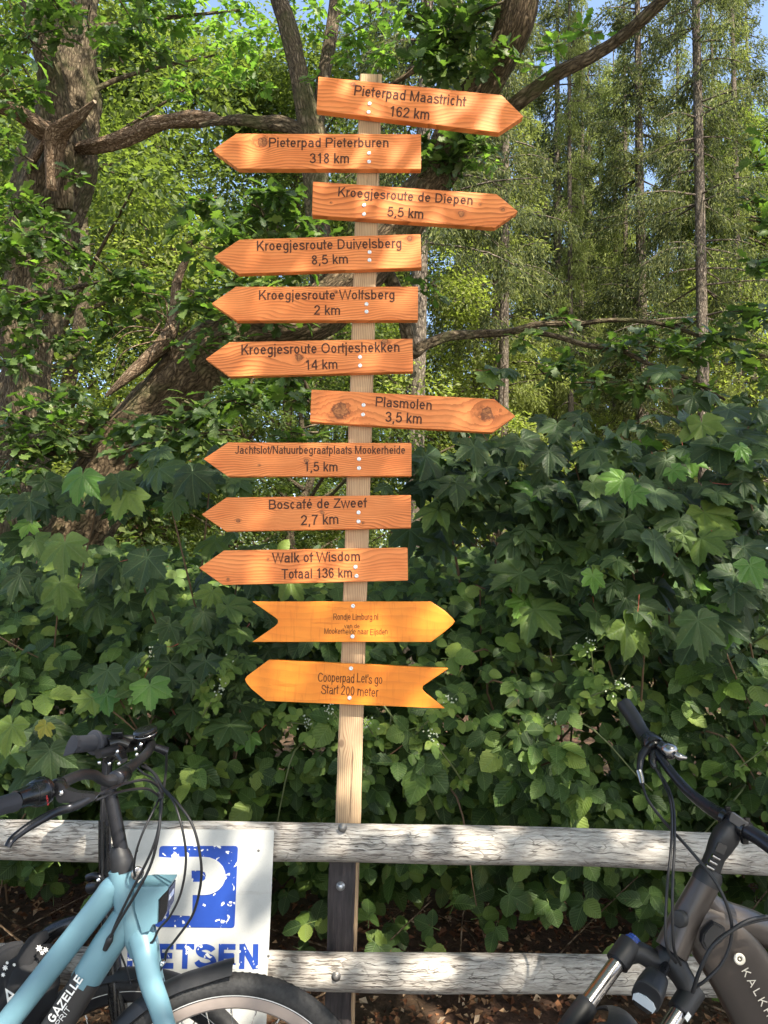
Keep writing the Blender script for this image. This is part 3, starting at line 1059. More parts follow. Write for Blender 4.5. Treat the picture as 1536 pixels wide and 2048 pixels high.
def text(body, A, B, cap, n, mat, parent, name='lettering', weight=.125, lift=0.0008, shake=0.0, offset=None, wob=None):
    A, B, n = np.asarray(A), np.asarray(B), nrm(n)
    x = nrm(B - A)
    y = np.cross(n, x)
    adv = 0
    items = []
    for ch in body:
        a, s = glyph(ch, weight)
        items.append((adv, s))
        adv += a
    allx = [px + q[0] for px, s in items for st in s for q in st]
    x0, x1 = min(allx) - weight / 2, max(allx) + weight / 2
    sx = np.linalg.norm(B - A) / (x1 - x0)
    g = G()
    k = 0
    for px, s in items:
        jy = rng.normal(0, shake)
        jr = rng.normal(0, shake * 1.2)
        for st in s:
            k += 1

            def conv(v, l_):
                vy = v[:, 1] + jy + v[:, 0] * jr
                return A + np.outer((v[:, 0] - x0) * sx, x) + np.outer(vy * cap, y) + n * l_
            st2 = [(q[0] + px, q[1]) for q in st]
            # equal visual stroke width even when the line is condensed
            ribbon([(a * sx / cap, b_) for a, b_ in st2], weight * (.5 + .5 * min(1.2, sx / cap)), g, lift + (k % 4) * .00006,
                   lambda v, l_: A + np.outer(v[:, 0] * cap - x0 * sx, x) + np.outer((v[:, 1] + jy + (v[:, 0] * cap / sx - px) * jr) * cap, y) + n * l_)
    return g.build(name, mat, parent, smooth=False)


# ------------------------------------------------------------------ signpost
YP = 2.25           # front face of the post
YB = 2.222          # front face of the boards
pb, pt = P(694, 1652, YP), P(743, 150, YP)
px_ = (pb[0] + pt[0]) / 2
signpost = root('signpost', (px_, YP + 0.03, 0), 'tall weathered wooden signpost carrying twelve orange arrow boards behind the fence', 'signpost')
g = G()
z_top = P(743, 148, YP)[2]
hw = 0.035
nz = 60
# a square post with slightly worn arrises
zs = np.linspace(-0.3, z_top, nz)
ring = [(-hw + .004, 0), (hw - .004, 0), (hw, .004), (hw, .062), (hw - .004, .066), (-hw + .004, .066), (-hw, .062), (-hw, .004)]
V = []
for k, z in enumerate(zs):
    for (a, b_) in ring:
        V.append((px_ + a + rng.normal(0, .0006), YP + b_ + rng.normal(0, .0005), z))
T = []
for k in range(nz - 1):
    for j in range(8):
        a, b_ = k * 8 + j, k * 8 + (j + 1) % 8
        T += [(a, b_, b_ + 8), (a, b_ + 8, a + 8)]
n0 = (nz - 1) * 8
T += [(n0, n0 + j, n0 + j + 1) for j in range(1, 7)]
g.add(V, T)
g.build('post', M['post'], signpost, smooth=False)

boards = [
    # outline px (clockwise from top left), knots in px, lettering (text, A, B, cap px), screws px, look
    dict(o=[(637, 153), (1003, 190), (1047, 233), (998, 265), (633, 220)], t=[('Pieterpad Maastricht', (708, 191), (933, 214), 24), ('162 km', (779, 233), (858, 240), 24)], s=[(739, 207), (737, 224)], k=[(706, 168, 6)],
         l='top arrow board pointing right, reading Pieterpad Maastricht 162 km'),
    dict(o=[(473, 267), (842, 268), (842, 338), (476, 337), (425, 300)], t=[('Pieterpad Pieterburen', (538, 295), (777, 295), 22), ('318 km', (619, 327), (698, 327), 23)], s=[(738, 306), (738, 323)], k=[(524, 284, 13)],
         l='arrow board pointing left, reading Pieterpad Pieterburen 318 km'),
    dict(o=[(626, 363), (993, 388), (1036, 423), (990, 455), (624, 430)], t=[('Kroegjesroute de Diepen', (676, 393), (945, 410), 21), ('5,5 km', (774, 433), (846, 438), 22)], s=[(728, 410), (728, 428)], k=[(922, 427, 8), (1007, 419, 5), (960, 409, 3), (662, 405, 3)],
         l='arrow board pointing right, reading Kroegjesroute de Diepen 5,5 km'),
    dict(o=[(479, 479), (841, 468), (843, 535), (477, 547), (428, 513)], t=[('Kroegjesroute Duivelsberg', (514, 502), (803, 496), 22), ('8,5 km', (624, 530), (696, 527), 21)], s=[(739, 504), (739, 520)], k=[(820, 478, 7)],
         l='arrow board pointing left, reading Kroegjesroute Duivelsberg 8,5 km'),
    dict(o=[(472, 573), (836, 573), (836, 640), (473, 641), (423, 607)], t=[('Kroegjesroute Wolfsberg', (518, 600), (789, 599), 21), ('2 km', (628, 630), (680, 630), 21)], s=[(733, 608), (733, 623)], k=[(672, 584, 4)],
         l='arrow board pointing left, reading Kroegjesroute Wolfsberg 2 km'),
    dict(o=[(459, 684), (825, 677), (826, 743), (459, 753), (411, 718)], t=[('Kroegjesroute Oortjeshekken', (483, 710), (799, 704), 22), ('14 km', (611, 740), (675, 738), 21)], s=[(720, 714), (720, 731)], k=[(597, 716, 9), (770, 682, 8)],
         l='knotty arrow board pointing left, reading Kroegjesroute Oortjeshekken 14 km'),
    dict(o=[(623, 779), (988, 798), (1031, 832), (985, 865), (620, 844)], t=[('Plasmolen', (751, 813), (863, 820), 21), ('3,5 km', (770, 844), (843, 848), 22)], s=[(727, 810), (726, 829)], k=[(681, 823, 21), (973, 828, 19)],
         l='arrow board with two big knots pointing right, reading Plasmolen 3,5 km'),
    dict(o=[(456, 885), (823, 886), (823, 952), (456, 953), (407, 918)], t=[('Jachtslot/Natuurbegraafplaats Mookerheide', (470, 908), (810, 908), 17), ('1,5 km', (609, 943), (675, 943), 20)], s=[(718, 918), (718, 936)], k=[(613, 922, 6), (518, 930, 3)],
         l='arrow board pointing left, reading Jachtslot/Natuurbegraafplaats Mookerheide 1,5 km'),
    dict(o=[(453, 995), (822, 990), (822, 1056), (452, 1063), (403, 1029)], t=[('Boscafé de Zweef', (538, 1019), (736, 1015), 20), ('2,7 km', (602, 1051), (677, 1048), 21)], s=[(717, 1025), (717, 1043)], k=[(476, 1041, 5), (645, 1025, 5), (725, 1046, 3)],
         l='arrow board pointing left, reading Boscafé de Zweef 2,7 km'),
    dict(o=[(448, 1101), (815, 1095), (816, 1161), (446, 1170), (398, 1136)], t=[('Walk of Wisdom', (544, 1126), (720, 1122), 20), ('Totaal 136 km', (562, 1158), (704, 1155), 20)], s=[(711, 1134), (713, 1152)], k=[(456, 1159, 4), (536, 1118, 3)],
         l='arrow board pointing left, reading Walk of Wisdom Totaal 136 km'),
    dict(o=[(504, 1203), (862, 1203), (890, 1222), (905, 1236), (910, 1243), (905, 1250), (890, 1263), (862, 1284), (504, 1284), (549, 1253), (555, 1247), (556, 1243), (555, 1239), (549, 1234)],
         t=[('Rondje Limburg.nl', (667, 1240), (756, 1240), 12.5), ('van de', (688, 1256), (719, 1256), 8.5), ('Mookerheide naar Eijsden', (649, 1268), (775, 1269), 11.5)], s=[(706, 1212), (705, 1273)], k=[],
         l='yellow swallow-tailed arrow board pointing right, reading Rondje Limburg.nl', y=True),
    dict(o=[(537, 1320), (897, 1337), (853, 1367), (846, 1372), (845, 1377), (847, 1382), (853, 1388), (890, 1417), (532, 1402), (503, 1378), (493, 1366), (490, 1359), (494, 1352), (506, 1343)],
         t=[("Cooperpad Let's go", (636, 1363), (764, 1368), 18), ('Start 200 meter', (642, 1387), (757, 1393), 18)], s=[(702, 1337), (699, 1396)], k=[],
         l="yellow swallow-tailed arrow board pointing left, reading Cooperpad Let's go Start 200 meter", y=True),
]
nB = np.array([0, -1.0, 0])
for i, bd in enumerate(boards):
    out = [P(x, y, YB) for x, y in bd['o']]
    c = np.mean(out, 0)
    # local frame along the board
    o2 = bd['o']
    if bd.get('y'):
        A_, B_ = (out[0], out[1])
    elif o2[-1][0] < o2[0][0] - 20:      # tip on the left
        A_, B_ = out[0], out[1]
    else:
        A_, B_ = out[0], out[1]
    ax = nrm(B_ - A_)
    up_ = np.cross(ax, np.array([0, 1.0, 0]))
    if up_[2] < 0:
        up_ = -up_
    if bd.get('y'):
        m = M['board_yellow']
    else:
        ks = []
        for (kx, ky, kr) in bd['k']:
            d = P(kx, ky, YB) - c
            ks.append((d @ ax, d @ up_, kr / 690))
        hue = rng.uniform(-.04, .04)
        v = [tuple(ch * (1 + hue) for ch in c3) for c3 in OR]
        m = board_mat('orange_stained_board_%d' % i, v[0], v[1], v[2], 0.72 + 0.12 * (i % 3), ks, [62, 75, 50, 66, 90, 80, 58, 105, 110, 70][i % 10])
    loc = [((p - c) @ ax, 0.0, (p - c) @ up_) for p in out]
    gg = G()
    prism(gg, np.array(loc)[::-1] if False else np.array(loc), (0, 0.025, 0))
    Vv = np.concatenate(gg.V)
    # the face the outline lies on must be the front: merge doubles by rounding, then bevel
    key = {}
    remap = []
    VV = []
    for p in Vv:
        k_ = tuple(np.round(p, 5))
        if k_ not in key:
            key[k_] = len(VV)
            VV.append(p)
        remap.append(key[k_])
    TT = np.array(remap)[np.concatenate(gg.T)]
    me = np_mesh('sign_board', VV, TT, None, m, False)
    ob = bpy.data.objects.new('sign_board', me)
    link(ob, signpost)
    Rm = Matrix(((ax[0], 0, up_[0], c[0] - px_), (ax[1], 1, up_[1], c[1] - (YP + 0.03)), (ax[2], 0, up_[2], c[2]), (0, 0, 0, 1)))
    ob.matrix_local = Rm
    ob['label'] = bd['l']
    bv = ob.modifiers.new('bevel', 'BEVEL')
    bv.width = 0.0018
    bv.segments = 2
    bv.limit_method = 'ANGLE'
    bv.angle_limit = math.radians(35)
    Mi = Rm.inverted()

    def to_local(o_):
        me_ = o_.data
        n_ = len(me_.vertices)
        a_ = np.zeros(n_ * 3, np.float32)
        me_.vertices.foreach_get('co', a_)
        a_ = a_.reshape(-1, 3) + np.array([0, 0, 0])
        R3 = np.array(Mi.to_3x3())
        a_ = (a_ @ R3.T) + np.array(Mi.translation)
        me_.vertices.foreach_set('co', a_.astype(np.float32).ravel())
        me_.update()
        o_.parent = ob

    for (s_, a, b_, cp) in bd['t']:
        yel = bd.get('y')
        o_ = text(s_, P(a[0], a[1], YB), P(b_[0], b_[1], YB), cp / 1518 * YB * 1.0, nB, M['letter2'] if yel else M['letter'], signpost,
                  weight=(.105 if yel else .15), shake=(.035 if yel else 0))
        to_local(o_)
    for (sx, sy) in bd['s']:
        gs = G()
        cc = P(sx, sy, YB - 0.0015)
        lathe(gs, cc + np.array([0, 0.001, 0]), (0, -1, 0), [(0, .0062), (0.0012, .006), (0.0022, .0048), (0.0024, .0024), (0.0012, .0018), (0.0010, 1e-5)], 16)
        o_ = gs.build('screw', M['zinc'], signpost)
        to_local(o_)

# ------------------------------------------------------------------ fence
YR = 2.19   # axis of the rails
fence = root('wooden_fence', (0.0, YR, 0), 'low fence of two whitewashed round log rails on dark posts', 'fence')


def rail(pxs, name, y_axis, r0, lump=None):
    g = G()
    pts, rad = [], []
    for (x, yc, r) in pxs:
        pts.append(P(x, yc, y_axis))
        rad.append(r)
    tube(g, pts, rad, seg=28, sub=8, rough=0.05, rough_along=0.9, ridge=.035)
    return g.build(name, M['rail'], fence, smooth=True, autosmooth=60)


rail([(-1500, 1640, .052), (-900, 1655, .052), (-200, 1674, .053), (200, 1682, .052), (600, 1684, .050), (900, 1690, .051), (1200, 1696, .050), (1536, 1710, .051), (2000, 1722, .052), (2900, 1748, .052)], 'rail', YR, .05)
rail([(-1500, 1880, .048), (-900, 1895, .048), (-200, 1918, .046), (200, 1932, .046), (600, 1941, .047), (850, 1946, .051), (1200, 1948, .046), (1536, 1958, .047), (2000, 1970, .048), (2900, 1996, .05)], 'rail', YR, .05)
for (x, lab) in ((682, None), (-1050, None), (2420, None)):
    g = G()
    top = P(x + 4, 1722, YR + .075)
    cx = top[0]
    # roughly square post behind the rails, with a raised right edge as in the photo
    V = []
    ring = [(-.037, -.03), (.030, -.032), (.037, -.025), (.037, .03), (.03, .036), (-.03, .036), (-.037, .03)]
    zz = np.linspace(-0.4, top[2] + 0.02, 40)
    for z in zz:
        for (a, b_) in ring:
            V.append((cx + a + rng.normal(0, .0009), YR + .075 + b_ + rng.normal(0, .0009), z))
    T = []
    for k in range(39):
        for j in range(7):
            a, b_ = k * 7 + j, k * 7 + (j + 1) % 7
            T += [(a, b_, b_ + 7), (a, b_ + 7, a + 7)]
    n0 = 39 * 7
    T += [(n0, n0 + j, n0 + j + 1) for j in range(1, 6)]
    g.add(V, T)
    fp = g.build('fence_post', M['blackpost'], fence, smooth=False)
    if x == 682:
        # notch plate under the top rail, slightly proud
        g = G()
        for (bx, by, yy, mt) in ((681, 1773, YR + .075 - .036, 'bolt'), (672, 1954, YR - .050, 'bolt_rust'), (685, 1656, YR - .040, 'bolt_rust')):
            gb = G()
            c = P(bx, by, yy)
            lathe(gb, c + np.array([0, .004, 0]), (0, -1, 0), [(0, .0125), (.003, .0125), (.0035, .0078), (.0085, .0074), (.0105, .005), (.0108, 1e-5)], 20)
            gb.build('bolt', M[mt], fp)

# ------------------------------------------------------------------ parking sign
YS = 2.125
psn = root('parking_sign', P(395, 1955, YS), 'worn white metal bicycle parking sign with a flaking blue P on the rails', 'sign')


def plate_from(px, Y, depth, name, mat, parent, bev=0.0, label=None):
    g = G()
    prism(g, [P(x, y, Y) for x, y in px], (0, depth, 0))
    return g.build(name, mat, parent, smooth=False)


pl = plate_from([(251, 1659), (545, 1660), (548, 1663), (541, 1830), (535, 1950), (536, 1960), (532, 2060), (240, 2062), (243, 1900), (248, 1662)], YS, .003, 'plate', M['plate'], psn)
# blue square with rounded corners
def rrect(x0, y0, x1, y1, x2, y2, x3, y3, r):
    pts = []
    cs = [(x0, y0), (x1, y1), (x2, y2), (x3, y3)]
    for i in range(4):
        p = np.array(cs[i], float)
        a = nrm(np.array(cs[i - 1]) - p)
        b_ = nrm(np.array(cs[(i + 1) % 4]) - p)
        for t in (0, .25, .5, .75, 1):
            q = p + a * r * (1 - t) ** 2 + b_ * r * t ** 2
            pts.append(tuple(q))
    return pts


plate_from(rrect(319, 1692, 476, 1692, 469, 1856, 310, 1854, 7), YS - .0012, .0012, 'blue_panel', M['bluepaint'], psn)
# letter P: stem and bowl with the counter
outer = [(343, 1714), (405, 1714)]
for k in range(0, 13):
    a = -math.pi / 2 + math.pi * k / 12
    outer.append((408 + 43 * math.cos(a), 1752 + 38 * math.sin(a)))
outer += [(385, 1790), (384, 1832), (338, 1830)]
inner = [(383, 1741), (402, 1741), (410, 1745), (412, 1752), (410, 1759), (402, 1764), (383, 1764)]
# bridge outer and inner with a slit at the left
poly = outer[:0]
P_out = [(343, 1714)] + outer[1:]
left_y = 1752
poly = [(343, 1714)] + outer[1:] + [(341, 1752.2), (383, 1752.2)] + [(383, 1764), (402, 1764), (410, 1759), (412, 1752), (410, 1745), (402, 1741), (383, 1741)] + [(383, 1751.8), (341, 1751.8)]
plate_from(poly, YS - .0026, .0014, 'letter_p', M['plate'], psn)
# bare patch where the paint has come off left of the P
plate_from([(296, 1738), (318, 1714), (342, 1716), (341, 1772), (326, 1760), (322, 1770), (312, 1772), (287, 1772), (284, 1750)], YS - .0025, .0012, 'bare_patch', M['plate'], psn)
o_ = text('FIETSEN', P(254, 1937, YS), P(516, 1938, YS), 45 / 1518 * YS, nB, M['bluepaint'], psn, weight=.235, lift=.0006)
for (hx, hy) in ((274, 1702), (517, 1701), (537, 1912)):
    gh = G()
    disc_cyl(gh, P(hx, hy, YS - .0005), (0, 1, 0), .0035, .0012, 12)
    gh.build('screw_hole', M['bolt_rust'], psn)


# ------------------------------------------------------------------ bicycles
def wheel(rootobj, c, axis, R, tyre_r, mat_rim, n_sp=28, yaw_up=None, tread=True):
    """tyre, rim, hub, spokes"""
    axis = nrm(axis)
    h = np.array([0, 0, 1.0])
    v = nrm(h - axis * np.dot(h, axis))
    u = np.cross(v, axis)
    c = np.asarray(c)

    def ringp(prof, seg, close=True):
        n = len(prof)
        th = np.linspace(0, 2 * math.pi, seg, endpoint=False)
        V = np.zeros((seg, n, 3))
        for k, (rr, a) in enumerate(prof):
            V[:, k] = c + axis * a + np.outer(np.cos(th) * rr, u) + np.outer(np.sin(th) * rr, v)
        V = V.reshape(-1, 3)
        T = []
        for i in range(seg):
            for j in range(n if close else n - 1):
                a0 = i * n + j
                b0 = i * n + (j + 1) % n
                a1 = ((i + 1) % seg) * n + j
                b1 = ((i + 1) % seg) * n + (j + 1) % n
                T += [(a0, a1, b1), (a0, b1, b0)]
        return V, T
    g = G()
    pr = []
    for k in range(16):
        a = 2 * math.pi * k / 16
        pr.append((R - tyre_r + tyre_r * math.cos(a), tyre_r * 0.98 * math.sin(a)))
    g.add(*ringp(pr, 120))
    ty = g.build('tyre', M['tyre'], rootobj)
    # tread blocks: thin raised chevrons across the shoulder
    if tread:
        g = G()
        for k in range(120):
            th = 2 * math.pi * k / 120
            for s_ in (-1, 1):
                row = []
                for j in range(4):
                    phi = math.radians(12 + j * 20)
                    rr = R - tyre_r + (tyre_r + .0012) * math.cos(phi)
                    aa = s_ * (tyre_r * .98 + .0012) * math.sin(phi)
                    t1 = th + (.0 + .010 * j) * 1.0
                    for w_ in (-.009, .009):
                        t2 = t1 + w_
                        row.append(c + axis * aa + (u * math.cos(t2) + v * math.sin(t2)) * rr)
                T = []
                for j in range(3):
                    q = (2 * j, 2 * j + 1, 2 * j + 3, 2 * j + 2)
                    if s_ > 0:
                        T += [(q[0], q[2], q[1]), (q[0], q[3], q[2])]
                    else:
                        T += [(q[0], q[1], q[2]), (q[0], q[2], q[3])]
                g.add(row, T)
        o_ = g.build('tread', M['tyre'], ty, smooth=False)
        o_['kind'] = 'stuff'
    # reflective stripe
    g = G()
    for s_ in (-1, 1):
        a_ = math.radians(118)
        pr = [(R - tyre_r + (tyre_r + .0008) * math.cos(a_ + d), s_ * (tyre_r * .98 + .0008) * math.sin(a_ + d)) for d in (-.06, .06)]
        g.add(*ringp(pr, 96, False))
    g.build('reflective_stripe', M['white'], ty)
    g = G()
    ri = R - 2 * tyre_r + .004
    w = tyre_r * .72
    pr = [(ri + .008, -w), (ri + .008, w), (ri - .004, w), (ri - .020, w * .75), (ri - .026, w * .35), (ri - .026, -w * .35), (ri - .020, -w * .75), (ri - .004, -w)]
    g.add(*ringp(pr, 96))
    rim = g.build('rim', mat_rim, rootobj, autosmooth=30)
    g = G()
    lathe(g, c - axis * .05, axis, [(0, 1e-4), (0, .008), (.015, .009), (.018, .03), (.022, .03), (.03, .022), (.07, .022), (.078, .03), (.082, .03), (.085, .009), (.1, .008), (.1, 1e-4)], 20)
    g.build('hub', M['dark_chrome'], rootobj)
    for k in range(n_sp):
        th = 2 * math.pi * k / n_sp
        s_ = 1 if k % 2 else -1
        e = (u * math.cos(th) + v * math.sin(th))
        ph = th + (0.9 if (k // 2) % 2 else -0.9)
        st = c + axis * s_ * .03 + (u * math.cos(ph) + v * math.sin(ph)) * .028
        g = G()
        tube(g, [st, c + e * (ri - .024)], .0011, seg=5, sub=1, cap=False)
        g.build('spoke', M['chrome'], rootobj)
        g = G()
        tube(g, [c + e * (ri - .038), c + e * (ri - .022)], .0022, seg=6, sub=1)
        # nipple joined to the wheel as a small part of the rim
        g.build('nipple', M['chrome'], rim)
    return u, v


def guard(rootobj, c, axis, R, width, a0, a1, mat, flare=0.0, thick=.003, name='mudguard'):
    axis = nrm(axis)
    v = nrm(np.array([0, 0, 1.0]) - axis * axis[2])
    u = np.cross(v, axis)
    n, m = 60, 9
    Vt, Vb = [], []
    for i in range(n):
        th = a0 + (a1 - a0) * i / (n - 1)
        rr0 = R + flare * max(0, 1 - i / 7.0) ** 1.5
        for j in range(m):
            t = (j / (m - 1) - .5) * 2
            dr = -.020 * abs(t) ** 2.5
            e = u * math.cos(th) + v * math.sin(th)
            Vt.append(np.asarray(c) + axis * t * width / 2 + e * (rr0 + dr))
            Vb.append(np.asarray(c) + axis * t * (width / 2 - thick) + e * (rr0 + dr - thick))
    V = np.vstack([Vt, Vb])
    N = n * m
    T = []
    for i in range(n - 1):
        for j in range(m - 1):
            a = i * m + j
            T += [(a, a + 1, a + m + 1), (a, a + m + 1, a + m), (a + N, a + m + 1 + N, a + 1 + N), (a + N, a + m + N, a + m + 1 + N)]
        for j, sgn in ((0, 1), (m - 1, -1)):
            a = i * m + j
            q = [a, a + m, a + m + N, a + N]
            if sgn < 0:
                q = q[::-1]
            T += [(q[0], q[1], q[2]), (q[0], q[2], q[3])]
    for i in (0, n - 1):
        for j in range(m - 1):
            a = i * m + j
            T += [(a, a + N, a + 1 + N), (a, a + 1 + N, a + 1)]
    g = G()
    g.add(V, T)
    return g.build(name, mat, rootobj, autosmooth=45)


def part_tube(rt, name, pts, rad, mat, seg=18, sub=6, cap=True, squash=1.0, side=None, power=2.0, label=None, rough=0):
    g = G()
    tube(g, pts, rad, seg, sub, cap, squash, side, power=power, rough=rough)
    return g.build(name, M[mat], rt, label=label, autosmooth=50)


# --- blue bicycle, parallel to the fence, facing right
YC = 1.78
blue = root('bicycle', P(300, 2400, YC) * np.array([1, 1, 0]), 'light blue step-through electric bicycle with black mudguard leaning in front of the parking sign', 'bicycle')


def Q(x, y, Y=YC):
    return P(x, y, Y)


fr = G()
tube(fr, [Q(241, 1737), Q(253, 1790), Q(266, 1842), Q(281, 1896)], [.0262, .030, .033, .0265], 22, 6)          # head tube
tube(fr, [Q(262, 1760), Q(226, 1775), Q(205, 1802), Q(150, 1873), Q(21, 2037), Q(-60, 2140), Q(-190, 2290)], [.024, .026, .0262, .0262, .0262, .0265, .028], 22, 6)   # upper tube
tube(fr, [Q(268, 1800), Q(247, 1842), Q(215, 1890), Q(170, 1962)], [.026, .033, .0345, .0335], 22, 6, squash=1.0)
tube(fr, [Q(170, 1962), Q(110, 2058), Q(20, 2190), Q(-60, 2300)], [.024, .024, .026, .034], 18, 4)
tube(fr, [Q(-190, 2290), Q(-200, 2100), Q(-240, 1900)], [.021, .021, .021], 16, 2)                    # seat tube
tube(fr, [Q(-60, 2300), Q(-200, 2305)], [.034, .02], 16, 2)
tube(fr, [Q(-200, 2300, YC - .03), Q(-480, 2262, YC - .065)], [.012, .010], 12, 2)
tube(fr, [Q(-200, 2300, YC + .03), Q(-480, 2262, YC + .065)], [.012, .010], 12, 2)
tube(fr, [Q(-205, 2080, YC - .03), Q(-480, 2262, YC - .065)], [.010, .009], 12, 2)
tube(fr, [Q(-205, 2080, YC + .03), Q(-480, 2262, YC + .065)], [.010, .009], 12, 2)
fr.build('frame', M['bike_blue'], blue, autosmooth=60)
# lamp housing grown from the head tube
g = G()
hp = [(268, 1776), (290, 1773), (337, 1773), (335, 1780), (327, 1788), (316, 1800), (314, 1847), (305, 1849), (298, 1862), (284, 1866), (270, 1820)]
prism(g, [Q(x, y, YC - .036) for x, y in hp], (0, .072, 0))
g.build('lamp_housing', M['bike_blue'], blue, smooth=False, bevel=.007)
g = G()
prism(g, [Q(x, y, YC - .028) for x, y in [(333, 1778), (338, 1779), (334, 1822), (324, 1842), (314, 1846), (317, 1802)]], (0, .056, 0))
hl = g.build('headlight', M['black_gloss'], blue, smooth=False, bevel=.003)
g = G()
prism(g, [Q(x, y, YC - .020) for x, y in [(334, 1788), (339, 1790), (336, 1816), (330, 1818)]], (0, .040, 0))
g.build('lens', M['lens'], hl, smooth=False, bevel=.002)
# badge
g = G()
bc = Q(275, 1747, YC - .026)
lathe(g, bc, nrm([.45, -.9, .1]), [(-.004, .014), (.0015, .014), (.0025, .012), (.0025, 1e-5)], 24)
g.build('badge', M['dark_chrome'], blue)
# battery with print
bat = part_tube(blue, 'battery', [Q(178, 1951), Q(121, 2042), Q(40, 2162), Q(-10, 2236)], [.0325, .0325, .0325, .028], 'dark_grey', 24, 3, True, 1.0, power=2.9)
dn = nrm(Q(170, 1962) - Q(20, 2190))
text('GAZELLE', Q(107, 2047, YC - .035), Q(168, 1957, YC - .035), .0185, nrm(np.array([0.0, -1.0, 0.12])), M['white'], bat, weight=.20, lift=.0012)
text('ESPRIT', Q(104, 2074, YC - .034), Q(143, 2017, YC - .034), .0115, nrm(np.array([0.0, -1.0, 0.12])), M['white'], bat, weight=.12, lift=.0012)
# fork
fk = G()
tube(fk, [Q(281, 1890), Q(284, 1904)], [.029, .027], 20, 1)
fn = [(279, 1862, .006), (287, 1890, .022), (292, 1917, .036), (301, 1962, .045), (318, 2010, .052), (340, 2075, .058), (390, 2170, .060), (446, 2256, .062)]
tube(fk, [Q(x, y, YC - d) for x, y, d in fn], [.024, .0225, .0205, .0195, .0185, .0165, .014, .012], 18, 5, squash=1.25, side=(1, 0, 0))
tube(fk, [Q(x + 6, y, YC + d) for x, y, d in fn], [.024, .0225, .0205, .0195, .0185, .0165, .014, .012], 18, 5, squash=1.25, side=(1, 0, 0))
tube(fk, [Q(290, 1890, YC - .032), Q(292, 1886), Q(296, 1890, YC + .032)], [.024, .026, .024], 16, 5)
fk.build('fork', M['bike_blue'], blue, autosmooth=60)
g = G()
for yy in (YC - .03,):
    lathe(g, Q(324, 1927, yy), (0, -1, 0), [(-.006, .006), (.004, .006), (.005, .0035), (.003, 1e-5)], 14)
tube(g, [Q(324, 1929, YC - .03), Q(318, 1943, YC - .02)], .004, 8, 1)
g.build('guard_bolt', M['chrome'], blue)
# cable ring round the fork crown
part_tube(blue, 'headset_ring', [Q(268, 1891, YC - .018), Q(283, 1893, YC - .030), Q(303, 1883, YC - .020), Q(309, 1868, YC)], .0026, 'black', 8, 6)
# steerer, rubber cone
part_tube(blue, 'steerer', [Q(219, 1580), Q(231, 1640), Q(243, 1702)], [.0150, .0152, .0152], 'black_metal', 20, 2)
part_tube(blue, 'headset_cover', [Q(237, 1692), Q(240, 1708), Q(244, 1724), Q(247, 1741)], [.0165, .0225, .0255, .0262], 'black', 24, 4)
# stem
st = G()
tube(st, [Q(219, 1586), Q(217, 1572), Q(228, 1562), Q(240, 1556)], [.0165, .018, .018, .016], 18, 4)
disc_cyl(st, Q(240, 1553, 1.775), nrm(Q(262, 1535, 1.85) - Q(215, 1562, 1.70)), .0185, .058, 24)
st.build('stem', M['black_metal'], blue, autosmooth=50)
# handlebar
hb_near = [(240, 1553, 1.78), (222, 1561, 1.745), (205, 1560, 1.72), (188, 1550, 1.69), (166, 1549, 1.655), (140, 1558, 1.61), (112, 1573, 1.565), (70, 1592, 1.51), (20, 1607, 1.45), (-40, 1625, 1.39)]
hb_far = [(240, 1553, 1.78), (252, 1541, 1.82), (268, 1529, 1.86), (286, 1514, 1.92), (300, 1498, 1.98), (302, 1486, 2.03), (290, 1479, 2.06), (262, 1478, 2.06), (225, 1480, 2.03), (190, 1484, 1.99), (160, 1486, 1.95)]
allp = [Q(*p) for p in hb_near[::-1]] + [Q(*p) for p in hb_far[1:]]
rr = [.011] * len(allp)
for k in (8, 9, 10):
    rr[k] = .0145
part_tube(blue, 'handlebar', allp, rr, 'black', 18, 5)
# near grip and gear shifter
grp = part_tube(blue, 'grip', [Q(30, 1604, 1.462), Q(0, 1612, 1.43), Q(-60, 1630, 1.37), (Q(-110, 1645, 1.33))], [.0175, .0165, .018, .019], 'grip', 20, 4)
ax_n = nrm(Q(112, 1573, 1.565) - Q(20, 1604, 1.46))
sc = Q(62, 1590, 1.505)
g = G()
prof = [(-.037, .010), (-.036, .0175), (-.02, .0185), (-.002, .020), (.004, .0235), (.012, .0265), (.020, .0275), (.031, .0275), (.034, .0265), (.035, .012)]
lathe(g, sc, ax_n, prof, 32)
shf = g.build('gear_shifter', M['black_gloss'], blue, autosmooth=35)
g = G()
lathe(g, sc, ax_n, [(.0225, .0278), (.0228, .0281), (.0262, .0281), (.0265, .0278)], 32)
lathe(g, sc, ax_n, [(.0005, .0205), (.0008, .0220), (.0022, .0224), (.0026, .0212)], 32)
g.build('ring', M['black_metal'], shf)
text('NEXUS', Q(92, 1591, 1.479), Q(95, 1611, 1.481), .0032, nrm(np.array([0.1, -1, 0.05])), M['red'], shf, weight=.14, lift=.0005)
# brake lever near
lv = G()
prism(lv, [Q(x, y, 1.535) for x, y in [(109, 1565), (122, 1566), (128, 1572), (132, 1578), (150, 1585), (187, 1588), (193, 1592), (186, 1602), (158, 1612), (135, 1606), (118, 1606), (113, 1600)]], (0, .018, 0))
disc_cyl(lv, Q(117, 1574, 1.56), ax_n, .0175, .016, 20)
bl = lv.build('brake_lever', M['black_metal'], blue, smooth=False, bevel=.004)
part_tube(bl, 'blade', [Q(186, 1594, 1.54), Q(160, 1608, 1.535), (Q(140, 1616, 1.53)), Q(118, 1622, 1.515), Q(92, 1634, 1.49), Q(60, 1652, 1.465), Q(32, 1672, 1.445), Q(21, 1683, 1.435), Q(15, 1694, 1.43)],
          [.007, .0085, .0085, .008, .0085, .0082, .0072, .0070, .0062], 'black_metal', 14, 5, squash=.62, side=(0, 1, 0))
g = G()
